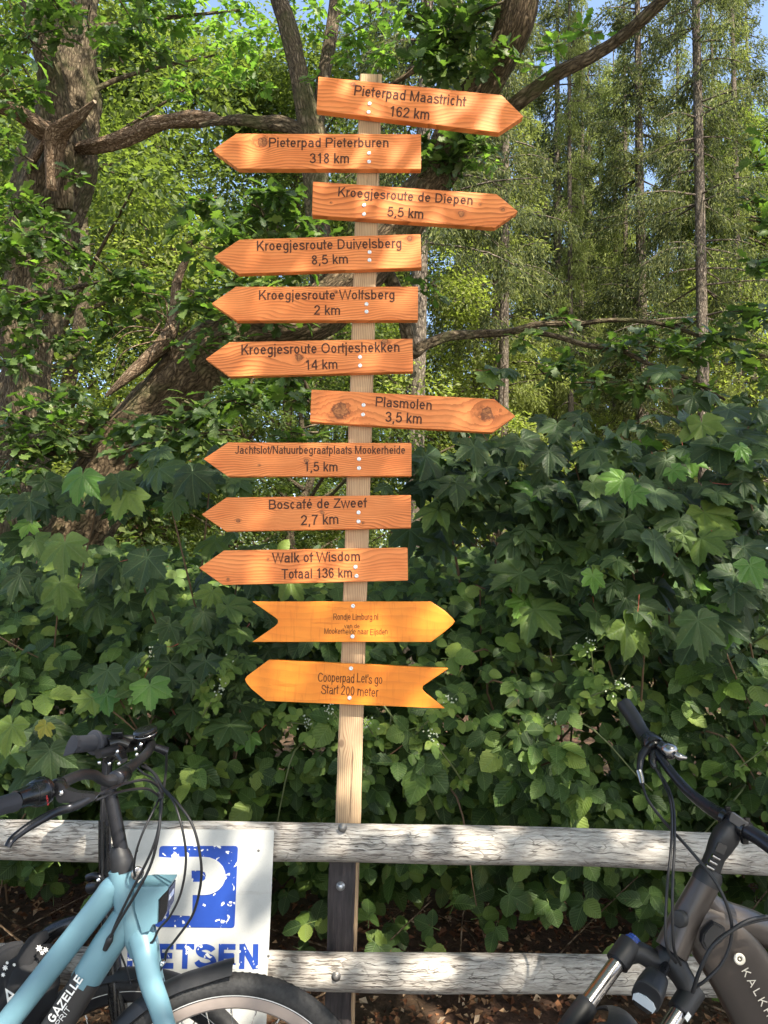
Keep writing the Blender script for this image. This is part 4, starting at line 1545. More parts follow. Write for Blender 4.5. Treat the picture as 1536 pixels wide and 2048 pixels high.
disc_cyl(g, Q(122, 1586, 1.531), (0, -1, 0), .0048, .003, 14)
g.build('pivot', M['chrome'], bl)
# far grip with flange, end cap
ax_f = nrm(Q(150, 1488, 1.93) - Q(225, 1480, 2.03))
g = G()
gc = Q(190, 1485, 1.985)
lathe(g, gc, ax_f, [(-.05, .014), (-.01, .020), (-.004, .030), (.002, .0315), (.006, .030), (.008, .021), (.03, .0205), (.055, .021), (.06, .020), (.062, 1e-5)], 30)
gf = g.build('grip', M['grip'], blue, autosmooth=40)
g = G()
ec = gc + ax_f * .060
side_ = nrm(np.cross(ax_f, (0, 0, 1)))
upv = np.cross(side_, ax_f)
pts = []
for (a, b_) in [(-.004, .0225), (.012, .0225), (.020, .014), (.021, -.002), (.012, -.016), (-.004, -.023), (-.026, -.030), (-.022, -.010), (-.015, .008)]:
    pts.append(ec + side_ * a * -1 + upv * b_)
prism(g, pts, ax_f * .010)
g.build('end_cap', M['grip'], gf, smooth=False, bevel=.003)
# display
g = G()
dc = Q(235, 1466, 2.02)
box(g, dc, (.0145, .004, 0), (-.006, .020, .002), (0, -.004, .0075))
box(g, dc + [0, 0, -.02], (.010, 0, 0), (0, .010, 0), (0, 0, .014))
g.build('display', M['black_gloss'], blue, smooth=False, bevel=.003)
# bell
bl_c = Q(291, 1465, 2.02)
g = G()
lathe(g, bl_c, nrm([-.18, -.25, .95]), [(-.013, 1e-4), (-.013, .028), (-.010, .0305), (.006, .031), (.0085, .0285), (.010, .020), (.011, 1e-5)], 30)
bel = g.build('bell', M['black_gloss'], blue, autosmooth=40)
g = G()
lathe(g, bl_c + nrm([-.18, -.25, .95]) * -.004, nrm([-.18, -.25, .95]), [(0, .0306), (.0005, .0318), (.0025, .0318), (.003, .0306)], 30)
g.build('ring', M['dark_chrome'], bel)
part_tube(bel, 'bracket', [bl_c + [0, 0, -.012], bl_c + [-.004, .0, -.028], Q(278, 1500, 2.0)], [.006, .008, .007], 'black_gloss', 10, 4)
# brake clamp and far lever stub
ck = G()
tube(ck, [Q(203, 1512, 1.99), Q(222, 1497, 2.0), Q(238, 1508, 2.0), Q(247, 1522, 1.99)], [.012, .014, .013, .010], 12, 4, rough=.25)
tube(ck, [Q(214, 1489, 2.0), Q(236, 1484, 2.02), Q(256, 1490, 2.03)], [.018, .017, .016], 16, 3)
ck.build('brake_clamp', M['black_gloss'], blue, autosmooth=40)
part_tube(blue, 'brake_lever', [Q(300, 1492, 2.03), Q(318, 1497, 2.04), Q(333, 1503, 2.05)], [.009, .010, .012], 'black_metal', 14, 3)
for (x, y) in ((198, 1511), (199, 1525), (235, 1503), (210, 1512), (272, 1498), (274, 1509), (282, 1489), (238, 1527), (219, 1527)):
    g = G()
    disc_cyl(g, Q(x, y, 1.975), nrm([.2, -1, .1]), .0045, .007, 10, .3)
    g.build('bolt', M['chrome'], blue)
# cables
cabs = [
    ([(186, 1594, 1.54), (215, 1580, 1.58), (250, 1567, 1.64), (290, 1560, 1.70), (315, 1572, 1.74), (324, 1590, 1.74), (320, 1640, 1.72), (304, 1700, 1.71), (262, 1785, 1.715), (236, 1838, 1.725), (221, 1874, 1.738)], .0031),
    ([(192, 1600, 1.54), (225, 1588, 1.58), (262, 1579, 1.64), (295, 1578, 1.70), (315, 1590, 1.73), (322, 1598, 1.74)], .0028),
    ([(333, 1505, 2.05), (332, 1540, 1.95), (327, 1580, 1.80), (322, 1600, 1.745), (318, 1660, 1.71), (303, 1725, 1.705), (276, 1780, 1.70), (236, 1846, 1.722), (219, 1878, 1.738)], .0031),
    ([(284, 1532, 1.9), (305, 1545, 1.85), (326, 1575, 1.77), (352, 1602, 1.70), (385, 1650, 1.66), (401, 1715, 1.66), (401, 1770, 1.67), (385, 1830, 1.69), (352, 1878, 1.71), (334, 1901, 1.75), (330, 1920, 1.80)], .0028),
    ([(290, 1530, 1.9), (312, 1550, 1.84), (328, 1580, 1.76), (348, 1605, 1.70), (365, 1660, 1.67), (372, 1720, 1.67), (362, 1785, 1.69), (340, 1832, 1.71), (318, 1858, 1.73), (304, 1884, 1.745), (278, 1893, 1.745)], .0026),
    ([(322, 1590, 1.76), (305, 1625, 1.72), (286, 1664, 1.70), (272, 1705, 1.70), (268, 1738, 1.72), (270, 1752, 1.745)], .0026),
    ([(262, 1520, 1.93), (285, 1545, 1.88), (310, 1560, 1.80), (324, 1590, 1.76)], .0026),
]
for pts, r in cabs:
    part_tube(blue, 'cable', [Q(*p) for p in pts], r, 'black', 8, 7)
part_tube(blue, 'cable_tie', [Q(317, 1585, 1.74), Q(324, 1597, 1.735)], .006, 'black', 8, 1)
part_tube(blue, 'cable_grommet', [Q(224, 1868, 1.742), Q(219, 1880, 1.738), Q(210, 1899, 1.744)], [.004, .008, .0055], 'black', 12, 4)
# wheels and guard
Rw = .318
ax_w = nrm([-.10, 1.0, .0])
fc = Q(452, 2256)
wheel(blue, fc, ax_w, Rw, .0245, M['rim'])
wheel(blue, Q(-480, 2262), (0, 1, 0), Rw, .0245, M['rim'])
guard(blue, fc, ax_w, Rw + .018, .062, math.radians(90), math.radians(-25), M['black'], flare=.012)
guard(blue, Q(-480, 2262), (0, 1, 0), Rw + .018, .062, math.radians(10), math.radians(170), M['black'])
g = G()
tube(g, [Q(-246, 1870), Q(-240, 1905)], .0135, 14, 1)
g.build('seat_post', M['black_metal'], blue)
g = G()
sdl = Q(-262, 1842)
tube(g, [sdl + [.15, 0, .0], sdl + [.05, 0, .005], sdl + [-.06, 0, .0], sdl + [-.12, 0, .01]], [.02, .04, .09, .075], 18, 5, squash=.38, side=(0, 0, 1))
g.build('saddle', M['black'], blue)
g = G()
disc_cyl(g, Q(-60, 2300), (0, 1, 0), .07, .11, 30)
g.build('motor', M['dark_grey'], blue)
for s_ in (-1, 1):
    g = G()
    a = Q(-60, 2300) + [0, .07 * s_, 0]
    b_ = a + np.array([s_ * .12, .015 * s_, s_ * -.11])
    tube(g, [a, b_], [.012, .010], 12, 1)
    box(g, b_ + [0, .05 * s_, 0], (.045, 0, 0), (0, .045, 0), (0, 0, .012))
    g.build('crank', M['black_metal'], blue, smooth=False)
# kick stand
part_tube(blue, 'kickstand', [Q(-200, 2300, YC - .03), np.array([Q(-160, 2300)[0], YC - .22, .0])], .008, 'black_metal', 10, 1)

# --- dark bicycle behind it
YD = 2.035
dark = root('bicycle', P(215, 2400, YD) * np.array([1, 1, 0]), 'black bicycle standing between the blue bicycle and the fence', 'bicycle')
part_tube(dark, 'fork', [Q(209, 1640, YD), Q(211, 1740, YD), Q(222, 1900, YD), Q(236, 2010, YD - .02), Q(252, 2150, YD - .03)], [.0155, .0165, .0205, .0225, .018], 'black_gloss', 20, 4)
part_tube(dark, 'steerer', [Q(215, 1512, YD), Q(213, 1560, YD), Q(211, 1650, YD)], [.0135, .0135, .0145], 'black_metal', 18, 2)
part_tube(dark, 'fork_collar', [Q(218, 1742, YD), Q(219, 1752, YD)], [.024, .024], 'black_metal', 18, 1)
part_tube(dark, 'stem', [Q(216, 1520, YD), Q(228, 1506, YD - .01), Q(246, 1499, YD - .01)], [.015, .017, .018], 'black_gloss', 16, 3)
part_tube(dark, 'handlebar', [Q(196, 1508, 1.95), Q(230, 1500, 2.0), Q(262, 1494, 2.06), Q(292, 1488, 2.12)], [.0115, .0125, .0125, .0115], 'black', 16, 4)
part_tube(dark, 'frame', [Q(222, 1800, YD), Q(170, 1838, YD), Q(128, 1852, YD), Q(94, 1872, YD), Q(58, 1925, YD - .02), Q(10, 2010, YD - .02), Q(-60, 2150, YD - .02)],
          [.017, .019, .019, .021, .023, .024, .024], 'black_gloss', 20, 5)
part_tube(dark, 'brake_caliper', [Q(176, 1755, YD - .02), Q(190, 1751, YD - .03), Q(203, 1758, YD - .03), Q(198, 1772, YD - .02), Q(180, 1776, YD)], [.009, .008, .009, .012, .014], 'black_metal', 12, 4)
g = G()
disc_cyl(g, Q(197, 1760, YD - .045), nrm([.2, -1, .2]), .0045, .01, 12)
g.build('bolt', M['chrome'], dark)
part_tube(dark, 'cable', [Q(215, 1530, 2.02), Q(206, 1600, 2.0), Q(204, 1680, 2.0), Q(205, 1760, 2.0), Q(212, 1830, 2.0), Q(250, 1930, 1.99), Q(262, 1970, 1.98)], .0026, 'black', 8, 6)
part_tube(dark, 'cable', [Q(262, 1905, 2.01), Q(275, 1950, 1.99), Q(255, 1962, 1.98), Q(225, 1962, 1.98)], .0024, 'black', 8, 6)
wheel(dark, Q(268, 2245, 2.02), (0.05, 1, 0), .345, .021, M['black_metal'], 24, tread=False)
wheel(dark, Q(-560, 2250, 2.02), (0, 1, 0), .345, .021, M['black_metal'], 24, tread=False)
guard(dark, Q(268, 2245, 2.02), (0.05, 1, 0), .362, .05, math.radians(110), math.radians(-10), M['black'])
g = G()
tube(g, [Q(-60, 2150, YD - .02), Q(-560, 2250, 2.02)], .012, 12, 1)
tube(g, [Q(-60, 2150, YD - .02), Q(-150, 1900, YD)], .014, 12, 1)
g.build('rear_frame', M['black_gloss'], dark)
# black cloth bag hanging on the dark bicycle
bag = root('bag', P(70, 1990, 1.93), 'black cloth bag with white print hanging beside the blue frame', 'bag')
g = G()
tube(g, [Q(120, 1905, 1.99), Q(92, 1925, 1.97), Q(60, 1960, 1.95), Q(35, 2010, 1.94), Q(20, 2080, 1.94)], [.02, .055, .075, .085, .07], 30, 6, squash=.45, side=(0, 1, 0), rough=.35, rough_along=7)
tube(g, [Q(50, 1890, 1.99), Q(22, 1915, 1.97), Q(6, 1960, 1.96), Q(0, 2040, 1.95)], [.012, .03, .045, .05], 22, 6, squash=.5, side=(0, 1, 0), rough=.4, rough_along=8)
bo = g.build('body', M['cloth'], bag)
part_tube(bag, 'strap', [Q(96, 1868, 1.97), Q(70, 1885, 1.95), Q(48, 1925, 1.935), Q(22, 1990, 1.93), Q(-10, 2070, 1.93)], [.010, .019, .021, .021, .02], 'cloth', 14, 5, squash=.35, side=(0, 1, 0), rough=.12)
for (x, y, r) in ((78, 1897, 6), (91, 1900, 5), (84, 1906, 4), (10, 1936, 5), (6, 1950, 4), (14, 1926, 3), (42, 1962, 4), (52, 1964, 3), (28, 1930, 3)):
    g = G()
    c = Q(x, y, 1.915)
    k = 7
    pts = []
    for j in range(2 * k):
        a = math.pi * j / k
        q = r * (1.1 if j % 2 else .55) / 1518 * 1.9
        pts.append(c + np.array([math.cos(a) * q, 0, math.sin(a) * q]))
    prism(g, pts, (0, .002, 0))
    g.build('print', M['white'], bo, smooth=False)
text('A', Q(16, 2010, 1.88), Q(38, 1994, 1.88), .030, nB, M['white'], bo, name='lettering', weight=.2)

# --- brown bicycle on the right, front wheel turned to the camera
YK = 1.70
brown = root('bicycle', P(1440, 2400, YK) * np.array([1, 1, 0]), 'bronze electric mountain bicycle with suspension fork and round headlight at the right', 'bicycle')
g = G()
tube(g, [Q(1414, 1760, YK), Q(1392, 1802, YK), Q(1366, 1852, YK), Q(1342, 1903, YK - .01)], [.0285, .030, .033, .034], 24, 5)
BB = Q(1640, 2240, YK + .10)
tube(g, [Q(1382, 1838, YK), Q(1425, 1868, YK), Q(1470, 1925, YK + .015), Q(1520, 2010, YK + .03), Q(1580, 2120, YK + .06), BB], [.042, .062, .069, .072, .074, .08], 28, 6, squash=.55, side=(0, 1, 0), power=3.2)
tube(g, [Q(1410, 1790, YK), Q(1440, 1826, YK + .005), Q(1500, 1850, YK + .02), Q(1640, 1910, YK + .10), Q(1900, 2000, YK + .22)], [.018, .030, .032, .03, .022], 18, 5)
tube(g, [BB, Q(1800, 1990, YK + .2), Q(1850, 1880, YK + .22)], [.03, .022, .02], 16, 2)
RA = BB + np.array([.46, .06, .03])
tube(g, [BB, RA + [0, -.06, 0]], [.022, .014], 12, 1)
tube(g, [BB, RA + [0, .06, 0]], [.022, .014], 12, 1)
fb = g.build('frame', M['bike_brown'], brown, autosmooth=55)
# logo and lettering on the down tube
nK = nrm(np.array([-.12, -1.0, .10]))
def dproj(W3):
    return W3
g = G()
cc = Q(1479, 1918, YK - .036)
lathe(g, cc, nK, [(0, .0115), (.0012, .0115), (.0012, .0050), (0, .0050)], 28)
lathe(g, cc, nK, [(0, .0028), (.0012, .0028), (.0012, 1e-5)], 4)
g.build('emblem', M['cream'], fb)
text('K A L K H O F F', Q(1481, 1940, YK - .030), Q(1566, 2093, YK + .004), .0165, nK, M['cream'], fb, weight=.13, lift=.006)
# cable port
g = G()
hexp = [(1421, 1851), (1428, 1845), (1450, 1856), (1451, 1866), (1444, 1884), (1412, 1902), (1403, 1885), (1406, 1868)]
prism(g, [Q(x, y, YK - .046) for x, y in hexp], (0, .012, 0))
prt = g.build('cable_port', M['black'], fb, smooth=False, bevel=.002)
g = G()
cxy = np.mean(hexp, 0)
prism(g, [Q(cxy[0] + (x - cxy[0]) * .8, cxy[1] + (y - cxy[1]) * .82, YK - .0485) for x, y in hexp], (0, .004, 0))
g.build('port_cover', M['dark_grey'], prt, smooth=False, bevel=.001)
g = G()
lathe(g, Q(1357, 1838, YK - .03), nrm([-.8, -.6, .1]), [(-.01, .017), (.001, .017), (.002, .014), (.002, 1e-5)], 24)
g.build('badge', M['dark_grey'], brown)
# headset, stem
part_tube(brown, 'headset', [Q(1424, 1738, YK), Q(1418, 1749, YK), Q(1411, 1765, YK)], [.0225, .0285, .0298], 'black', 24, 1)
stm = part_tube(brown, 'stem', [Q(1420, 1738, YK), Q(1430, 1712, YK), Q(1440, 1692, YK), Q(1452, 1672, YK), Q(1468, 1650, YK)], [.019, .0185, .0225, .0245, .021], 'black', 20, 4, power=3.4)
g = G()
for t in ((1424, 1724), (1430, 1714), (1418, 1734)):
    tube(g, [Q(t[0] - 6, t[1] - 3, YK - .019), Q(t[0] + 9, t[1] + 5, YK - .020)], .0045, 10, 1)
g.build('clamp_bolt', M['dark_chrome'], stm)
g = G()
box(g, Q(1442, 1697, YK - .026), (.009, 0, -.004), (0, .002, 0), (.004, 0, .009))
g.build('stem_plate', M['dark_grey'], stm, smooth=False, bevel=.001)
kb = [(1250, 1402, 2.10), (1270, 1441, 2.05), (1290, 1474, 2.0), (1305, 1496, 1.965), (1324, 1520, 1.93), (1346, 1549, 1.89), (1380, 1586, 1.835), (1422, 1618, 1.77), (1455, 1637, 1.72), (1482, 1655, 1.685), (1536, 1689, 1.62), (1590, 1745, 1.55), (1640, 1820, 1.49), (1690, 1905, 1.43), (1740, 1990, 1.38)]
krad = [.011, .011, .011, .011, .011, .011, .012, .0145, .0158, .0158, .0155, .013, .011, .011, .011]
part_tube(brown, 'handlebar', [Q(*p) for p in kb], krad, 'black_metal', 22, 6)
for (a, b_) in (((1447, 1634, 1.722), (1456, 1639, 1.712)), ((1486, 1657, 1.68), (1495, 1662, 1.67))):
    g = G()
    tube(g, [Q(*a), Q(*b_)], [.0195, .0195], 24, 1)
    box(g, (Q(*a) + Q(*b_)) / 2 + [-.004, -.004, -.021], (.006, 0, 0), (0, .006, 0), (0, 0, .006))
    box(g, (Q(*a) + Q(*b_)) / 2 + [.003, -.002, .021], (.005, 0, 0), (0, .005, 0), (0, 0, .005))
    g.build('bar_clamp', M['black_gloss'], stm, autosmooth=40)
g = G()
box(g, Q(1478, 1643, 1.672), (.014, -.008, -.009), (.003, .003, 0), (.003, 0, .009))
g.build('bar_cap', M['dark_grey'], stm, smooth=False, bevel=.002)
part_tube(brown, 'grip', [Q(1245, 1402, 2.10), Q(1249, 1409, 2.095), Q(1268, 1437, 2.06), Q(1280, 1458, 2.03), Q(1288, 1470, 2.01), Q(1296, 1480, 1.99)], [.016, .0205, .020, .0185, .0190, .0215], 'black', 22, 5)
part_tube(brown, 'grip', [Q(1655, 1840, 1.47), Q(1750, 2008, 1.37)], [.018, .018], 'black', 20, 3)
axk = nrm(Q(1324, 1520, 1.93) - Q(1270, 1441, 2.05))
g = G()
lathe(g, Q(1303, 1487, 1.97), axk, [(-.022, .012), (-.02, .022), (.0, .0275), (.008, .0285), (.014, .0275), (.016, .021), (.02, .019), (.022, .012)], 28)
g.build('lever_collar', M['black_gloss'], brown, autosmooth=35)
bla = part_tube(brown, 'brake_lever', [Q(1296, 1496, 1.96), Q(1284, 1510, 1.94), Q(1280, 1530, 1.92), Q(1279, 1548, 1.91)], [.011, .010, .008, .007], 'black_metal', 14, 5)
part_tube(bla, 'adjuster', [Q(1278, 1542, 1.91), Q(1282, 1556, 1.90), Q(1284, 1568, 1.89)], [.0085, .008, .006], 'dark_chrome', 12, 3)
part_tube(brown, 'shifter', [Q(1306, 1508, 1.95), Q(1305, 1524, 1.93), Q(1310, 1536, 1.92)], [.012, .010, .006], 'black_gloss', 14, 4)
bcn = Q(1340, 1503, 1.93)
g = G()
axb = nrm([.55, -.35, .75])
lathe(g, bcn, nrm(Q(1352, 1512, 1.91) - Q(1330, 1498, 1.94)), [(-.016, 1e-4), (-.016, .017), (-.012, .0195), (.006, .0195), (.012, .016), (.016, .010), (.018, 1e-5)], 26)
bk = g.build('bell', M['dark_chrome'], brown, autosmooth=40)
part_tube(bk, 'striker', [Q(1350, 1508, 1.91), Q(1360, 1514, 1.905), Q(1374, 1516, 1.90)], [.007, .009, .003], 'dark_chrome', 12, 3)
part_tube(bk, 'bracket', [Q(1318, 1490, 1.95), Q(1330, 1498, 1.94)], [.014, .017], 'black_gloss', 14, 2)
kc = [
    ([(1284, 1566, 1.89), (1296, 1600, 1.84), (1330, 1645, 1.76), (1380, 1700, 1.66), (1432, 1765, 1.61), (1460, 1830, 1.60), (1462, 1880, 1.60), (1445, 1925, 1.60), (1412, 1960, 1.60), (1388, 1976, 1.61)], .0034),
    ([(1309, 1534, 1.92), (1330, 1572, 1.88), (1342, 1610, 1.80), (1343, 1680, 1.68), (1334, 1780, 1.62), (1331, 1870, 1.60), (1338, 1905, 1.61), (1352, 1925, 1.63)], .0029),
    ([(1316, 1540, 1.92), (1338, 1578, 1.86), (1348, 1620, 1.78), (1349, 1690, 1.67), (1345, 1780, 1.61), (1346, 1870, 1.60), (1350, 1905, 1.61), (1362, 1930, 1.63)], .0029),
    ([(1385, 1985, 1.60), (1400, 1940, 1.585), (1425, 1893, 1.58), (1462, 1862, 1.585), (1500, 1840, 1.60), (1560, 1828, 1.62), (1640, 1800, 1.58)], .0040),
    ([(1388, 1975, 1.60), (1415, 1905, 1.59), (1450, 1868, 1.59), (1510, 1843, 1.61), (1570, 1836, 1.62), (1650, 1830, 1.56)], .0030),
]
for pts, r in kc:
    part_tube(brown, 'cable', [Q(*p) for p in pts], r, 'black', 8, 7)
# fork: crown, stanchions, lowers
cl, crt = Q(1258, 1893, 1.70), Q(1383, 1985, 1.66)
mid = Q(1338, 1918, YK - .01)
g = G()
tube(g, [cl + [-.006, 0, -.012], Q(1280, 1905, 1.695), Q(1312, 1922, 1.69), mid, Q(1362, 1950, 1.67), Q(1378, 1978, 1.66), crt], [.024, .021, .021, .030, .023, .022, .021], 20, 6)
fdir = nrm(Q(1196, 1991, 1.655) - Q(1250, 1916, 1.70))
tube(g, [cl + fdir * -.006, cl + fdir * .045], [.0255, .0245], 22, 1)
tube(g, [crt + fdir * -.01, crt + fdir * .05], [.0245, .0235], 22, 1)
fkk = g.build('fork', M['black'], brown, autosmooth=55)
for (a, nm) in ((cl, 0), (crt, 1)):
    g = G()
    tube(g, [a + fdir * .04, a + fdir * .20], [.0165, .0165], 22, 1)
    g.build('stanchion', M['dark_chrome'], fkk)
    g = G()
    tube(g, [a + fdir * .15, a + fdir * .17, a + fdir * .34, a + fdir * .50], [.021, .0225, .021, .018], 22, 2)
    g.build('lower_leg', M['black'], fkk)
g = G()
lathe(g, cl + fdir * -.012, -fdir, [(-.01, .0185), (.002, .0185), (.006, .015), (.010, .015), (.012, .012), (.012, 1e-5)], 12)
g.build('knob', M['blue_cap'], fkk, smooth=False)
g = G()
box(g, crt + fdir * .045 + np.array([.006, -.024, .0]), (.003, 0, -.004), (0, .0008, 0), (.004, 0, .006))
g.build('sticker', M['white'], fkk, smooth=False)
wc = (cl + crt) / 2 + fdir * .46 + np.array([-.06, -.045, -.012])
axk2 = nrm(crt - cl)
axk2 = nrm(axk2 - fdir * np.dot(axk2, fdir))
wheel(brown, wc, axk2, .352, .028, M['black_metal'], 28, tread=False)
wheel(brown, RA, (0, 1, 0), .352, .028, M['black_metal'], 28, tread=False)
guard(brown, wc, axk2, .352 + .028, .078, math.radians(45), math.radians(128), M['black'], thick=.003)
guard(brown, RA, (0, 1, 0), .378, .078, math.radians(10), math.radians(170), M['black'])
# headlight
hc = Q(1300, 1980, 1.55)
ha = nrm(np.array([-.55, -.80, -.12]))
g = G()
up2 = nrm(np.array([.35, -.1, .9]) - ha * np.dot(np.array([.35, -.1, .9]), ha))
rt2 = np.cross(ha, up2)
tube(g, [hc - ha * .045, hc - ha * .035, hc, hc + ha * .022, hc + ha * .026], [.015, .024, .0275, .0275, .0255], 30, 2, power=2.8, side=up2)
hl2 = g.build('headlight', M['black'], brown, autosmooth=35)
g = G()
lc = hc + ha * .027 - up2 * .012
prism(g, [lc + rt2 * a + up2 * b_ for a, b_ in [(-.022, .004), (-.015, .012), (.0, .015), (.015, .012), (.022, .004), (.020, -.007), (.0, -.012), (-.020, -.007)]], ha * .003)
g.build('lens', M['lens'], hl2, smooth=False, bevel=.001)
g = G()
prism(g, [lc + rt2 * a - up2 * .009 + up2 * b_ for a, b_ in [(-.019, .004), (.019, .004), (.014, -.004), (-.014, -.004)]], ha * .004)
g.build('reflector', M['dark_chrome'], hl2, smooth=False)
part_tube(brown, 'headlight_bracket', [hc - ha * .03, Q(1318, 1960, 1.62), mid], [.008, .008, .01], 'black_metal', 10, 4)
g = G()
sd = Q(1860, 1850, YK + .22)
tube(g, [sd + [-.15, 0, .0], sd + [-.05, 0, .005], sd + [.06, 0, .0], sd + [.12, 0, .01]], [.02, .04, .075, .065], 18, 5, squash=.38, side=(0, 0, 1))
g.build('saddle', M['black'], brown)
g = G()
disc_cyl(g, BB, (0, 1, 0), .075, .12, 30)
g.build('motor', M['dark_grey'], brown)

# ------------------------------------------------------------------ leaf shapes
def strip_leaf(prof, curl=.12, fold=.18, tri_mid=True, wav=0.0):
    """prof: [(y, halfwidth)] -> V,T,UV ; length 1 along +y, normal +z"""
    V, UV = [], []
    for (y, w) in prof:
        z = -curl * y * y
        for s_ in (-1, 0, 1):
            V.append((s_ * w, y, z + (abs(s_) * w * fold + (wav * math.sin(y * 25 + s_) if s_ else 0))))
            UV.append((s_ * w, y))
    T = []
    for i in range(len(prof) - 1):
        a = 3 * i
        T += [(a, a + 1, a + 4), (a, a + 4, a + 3), (a + 1, a + 2, a + 5), (a + 1, a + 5, a + 4)]
    return np.array(V), np.array(T), np.array(UV)


def bramble_leaflet(hi=True, k=0):
    r = np.random.default_rng(k + 50)
    if hi:
        ys = np.linspace(0, 1, 12)
        w = .40 * np.sin(np.pi * np.clip(ys, 0, 1) ** .85) ** .72
        w[1:-1] += np.where(np.arange(10) % 2 == 0, .022, -.018)
    else:
        ys = np.array([0, .15, .4, .65, .85, 1.0])
        w = .40 * np.sin(np.pi * ys ** .85) ** .72
    w = w * r.uniform(.92, 1.08)
    w[0] = .02
    w[-1] = .005
    return strip_leaf(list(zip(ys, w)), curl=r.uniform(.0, .4), fold=r.uniform(.05, .45), wav=.014)


def xf(V, R, s=1.0, t=(0, 0, 0)):
    return V @ np.asarray(R).T * s + np.asarray(t)


def rotz(a):
    c, s_ = math.cos(a), math.sin(a)
    return np.array([[c, -s_, 0], [s_, c, 0], [0, 0, 1]])


def rotx(a):
    c, s_ = math.cos(a), math.sin(a)
    return np.array([[1, 0, 0], [0, c, -s_], [0, s_, c]])


def merge(parts):
    V, T, U, n = [], [], [], 0
    for v, t, u in parts:
        V.append(v)
        T.append(t + n)
        U.append(u)
        n += len(v)
    return np.vstack(V), np.vstack(T), np.vstack(U)


def bramble_leaf(hi, k):
    r = np.random.default_rng(100 + k)
    ps = []
    v, t, u = bramble_leaflet(hi, k)
    ps.append((xf(v, rotx(r.uniform(-.2, .1)), .62, (0, .42, 0)), t, u))
    for s_ in (-1, 1):
        v, t, u = bramble_leaflet(hi, k * 3 + s_)
        ps.append((xf(v, rotz(s_ * math.radians(r.uniform(62, 82))) @ rotx(r.uniform(-.25, .1)), .55 * r.uniform(.9, 1.05), (0, .30, 0)), t, u))
    # stalk
    sv = np.array([(-.012, 0, 0), (.012, 0, 0), (.010, .44, .0), (-.010, .44, .0)])
    ps.append((sv, np.array([(0, 1, 2), (0, 2, 3)]), sv[:, :2] * [1, .02]))
    return merge(ps)


def maple_leaf(hi, k):
    r = np.random.default_rng(200 + k)
    R_ = [(0, 1.0), (6, .87), (9, .90), (13, .74), (17, .78), (25, .60), (32, .68), (38, .80), (42, .79), (50, .92), (56, .79), (61, .80), (67, .68), (76, .54), (85, .60), (92, .66), (103, .66), (112, .53), (130, .42), (148, .34), (166, .20)] if hi else \
         [(0, 1.0), (12, .78), (25, .60), (38, .80), (50, .92), (62, .78), (76, .54), (102, .68), (125, .43), (160, .22)]
    out = []
    for a, q in R_[::-1]:
        out.append((-a, q * r.uniform(.95, 1.05)))
    for a, q in R_[1:]:
        out.append((a, q * r.uniform(.95, 1.05)))
    droop = r.uniform(.0, .55)
    fold = r.uniform(.04, .24)
    side = r.uniform(-.1, .1)

    def pt(a, q):
        x, y = math.sin(math.radians(a)) * q, math.cos(math.radians(a)) * q
        near = min(abs(abs(a) - m) for m in (0, 50, 102)) / 25.0
        z = -droop * q * q + fold * near * q + side * x
        return (x, y, z)
    V = [(0, 0, 0)]
    if hi:
        V += [pt(a, q * .5) for a, q in out]
    V += [pt(a, q) for a, q in out]
    n = len(out)
    T = []
    for i in range(n - 1):
        if hi:
            T += [(0, i + 2, i + 1), (i + 1, i + 2, n + i + 2), (i + 1, n + i + 2, n + i + 1)]
        else:
            T += [(0, i + 2, i + 1)]
    V = np.array(V)
    return V, np.array(T), V[:, :2].copy()


def oak_leaf(hi, k):
    r = np.random.default_rng(300 + k)
    prof = [(0, .01), (.14, .05), (.22, .17), (.30, .10), (.42, .27), (.50, .15), (.62, .33), (.71, .17), (.82, .25), (.91, .10), (1, .01)] if hi else \
           [(0, .01), (.22, .15), (.35, .11), (.58, .30), (.72, .16), (.86, .22), (1, .01)]
    prof = [(y, w * r.uniform(.85, 1.15)) for y, w in prof]
    return strip_leaf(prof, curl=r.uniform(.05, .35), fold=r.uniform(.0, .3), wav=.015)


def blade():
    V = np.array([(0, 0, 0), (.30, .45, .10), (0, 1, -.05), (-.30, .45, .10)])
    return V, np.array([(0, 1, 2), (0, 2, 3)]), V[:, :2].copy()


def frames(N, T):
    """per-instance rotation matrices (n,3,3), columns x,y(tip),z(normal)"""
    z = nrm(N)
    y = T - z * np.sum(T * z, 1, keepdims=True)
    y = nrm(y)
    x = np.cross(y, z) * rng.uniform(.74, 1.1, (len(z), 1))
    return np.stack([x, y, z], axis=2)


def scatter(protos, pos, R, s):
    """merge many transformed copies -> V,T,UV"""
    Vs, Ts, Us, n = [], [], [], 0
    idx = rng.integers(0, len(protos), len(pos))
    for k, (v, t, u) in enumerate(protos):
        m = idx == k
        if not m.any():
            continue
        q = np.einsum('nij,vj->nvi', R[m], v) * s[m][:, None, None] + pos[m][:, None, :]
        c = q.shape[0]
        Vs.append(q.reshape(-1, 3))
        Ts.append((t[None] + (np.arange(c) * len(v))[:, None, None]).reshape(-1, 3) + n)
        Us.append(np.tile(u, (c, 1)))
        n += c * len(v)
    return np.vstack(Vs), np.vstack(Ts), np.vstack(Us)


PB_HI = [bramble_leaf(True, k) for k in range(10)]
PB_LO = [bramble_leaf(False, k) for k in range(4)]
PM_HI = [maple_leaf(True, k) for k in range(10)]
PM_LO = [maple_leaf(False, k) for k in range(4)]
PO_HI = [oak_leaf(True, k) for k in range(5)]
PO_LO = [oak_leaf(False, k) for k in range(3)]
PBL = [blade()]
_shared = {}


def shared(kind, protos, mat):
    key = (kind, mat.name)
    if key not in _shared:
        _shared[key] = [np_mesh('leaf_' + kind, v, t, u, mat) for v, t, u in protos]
    return _shared[key]


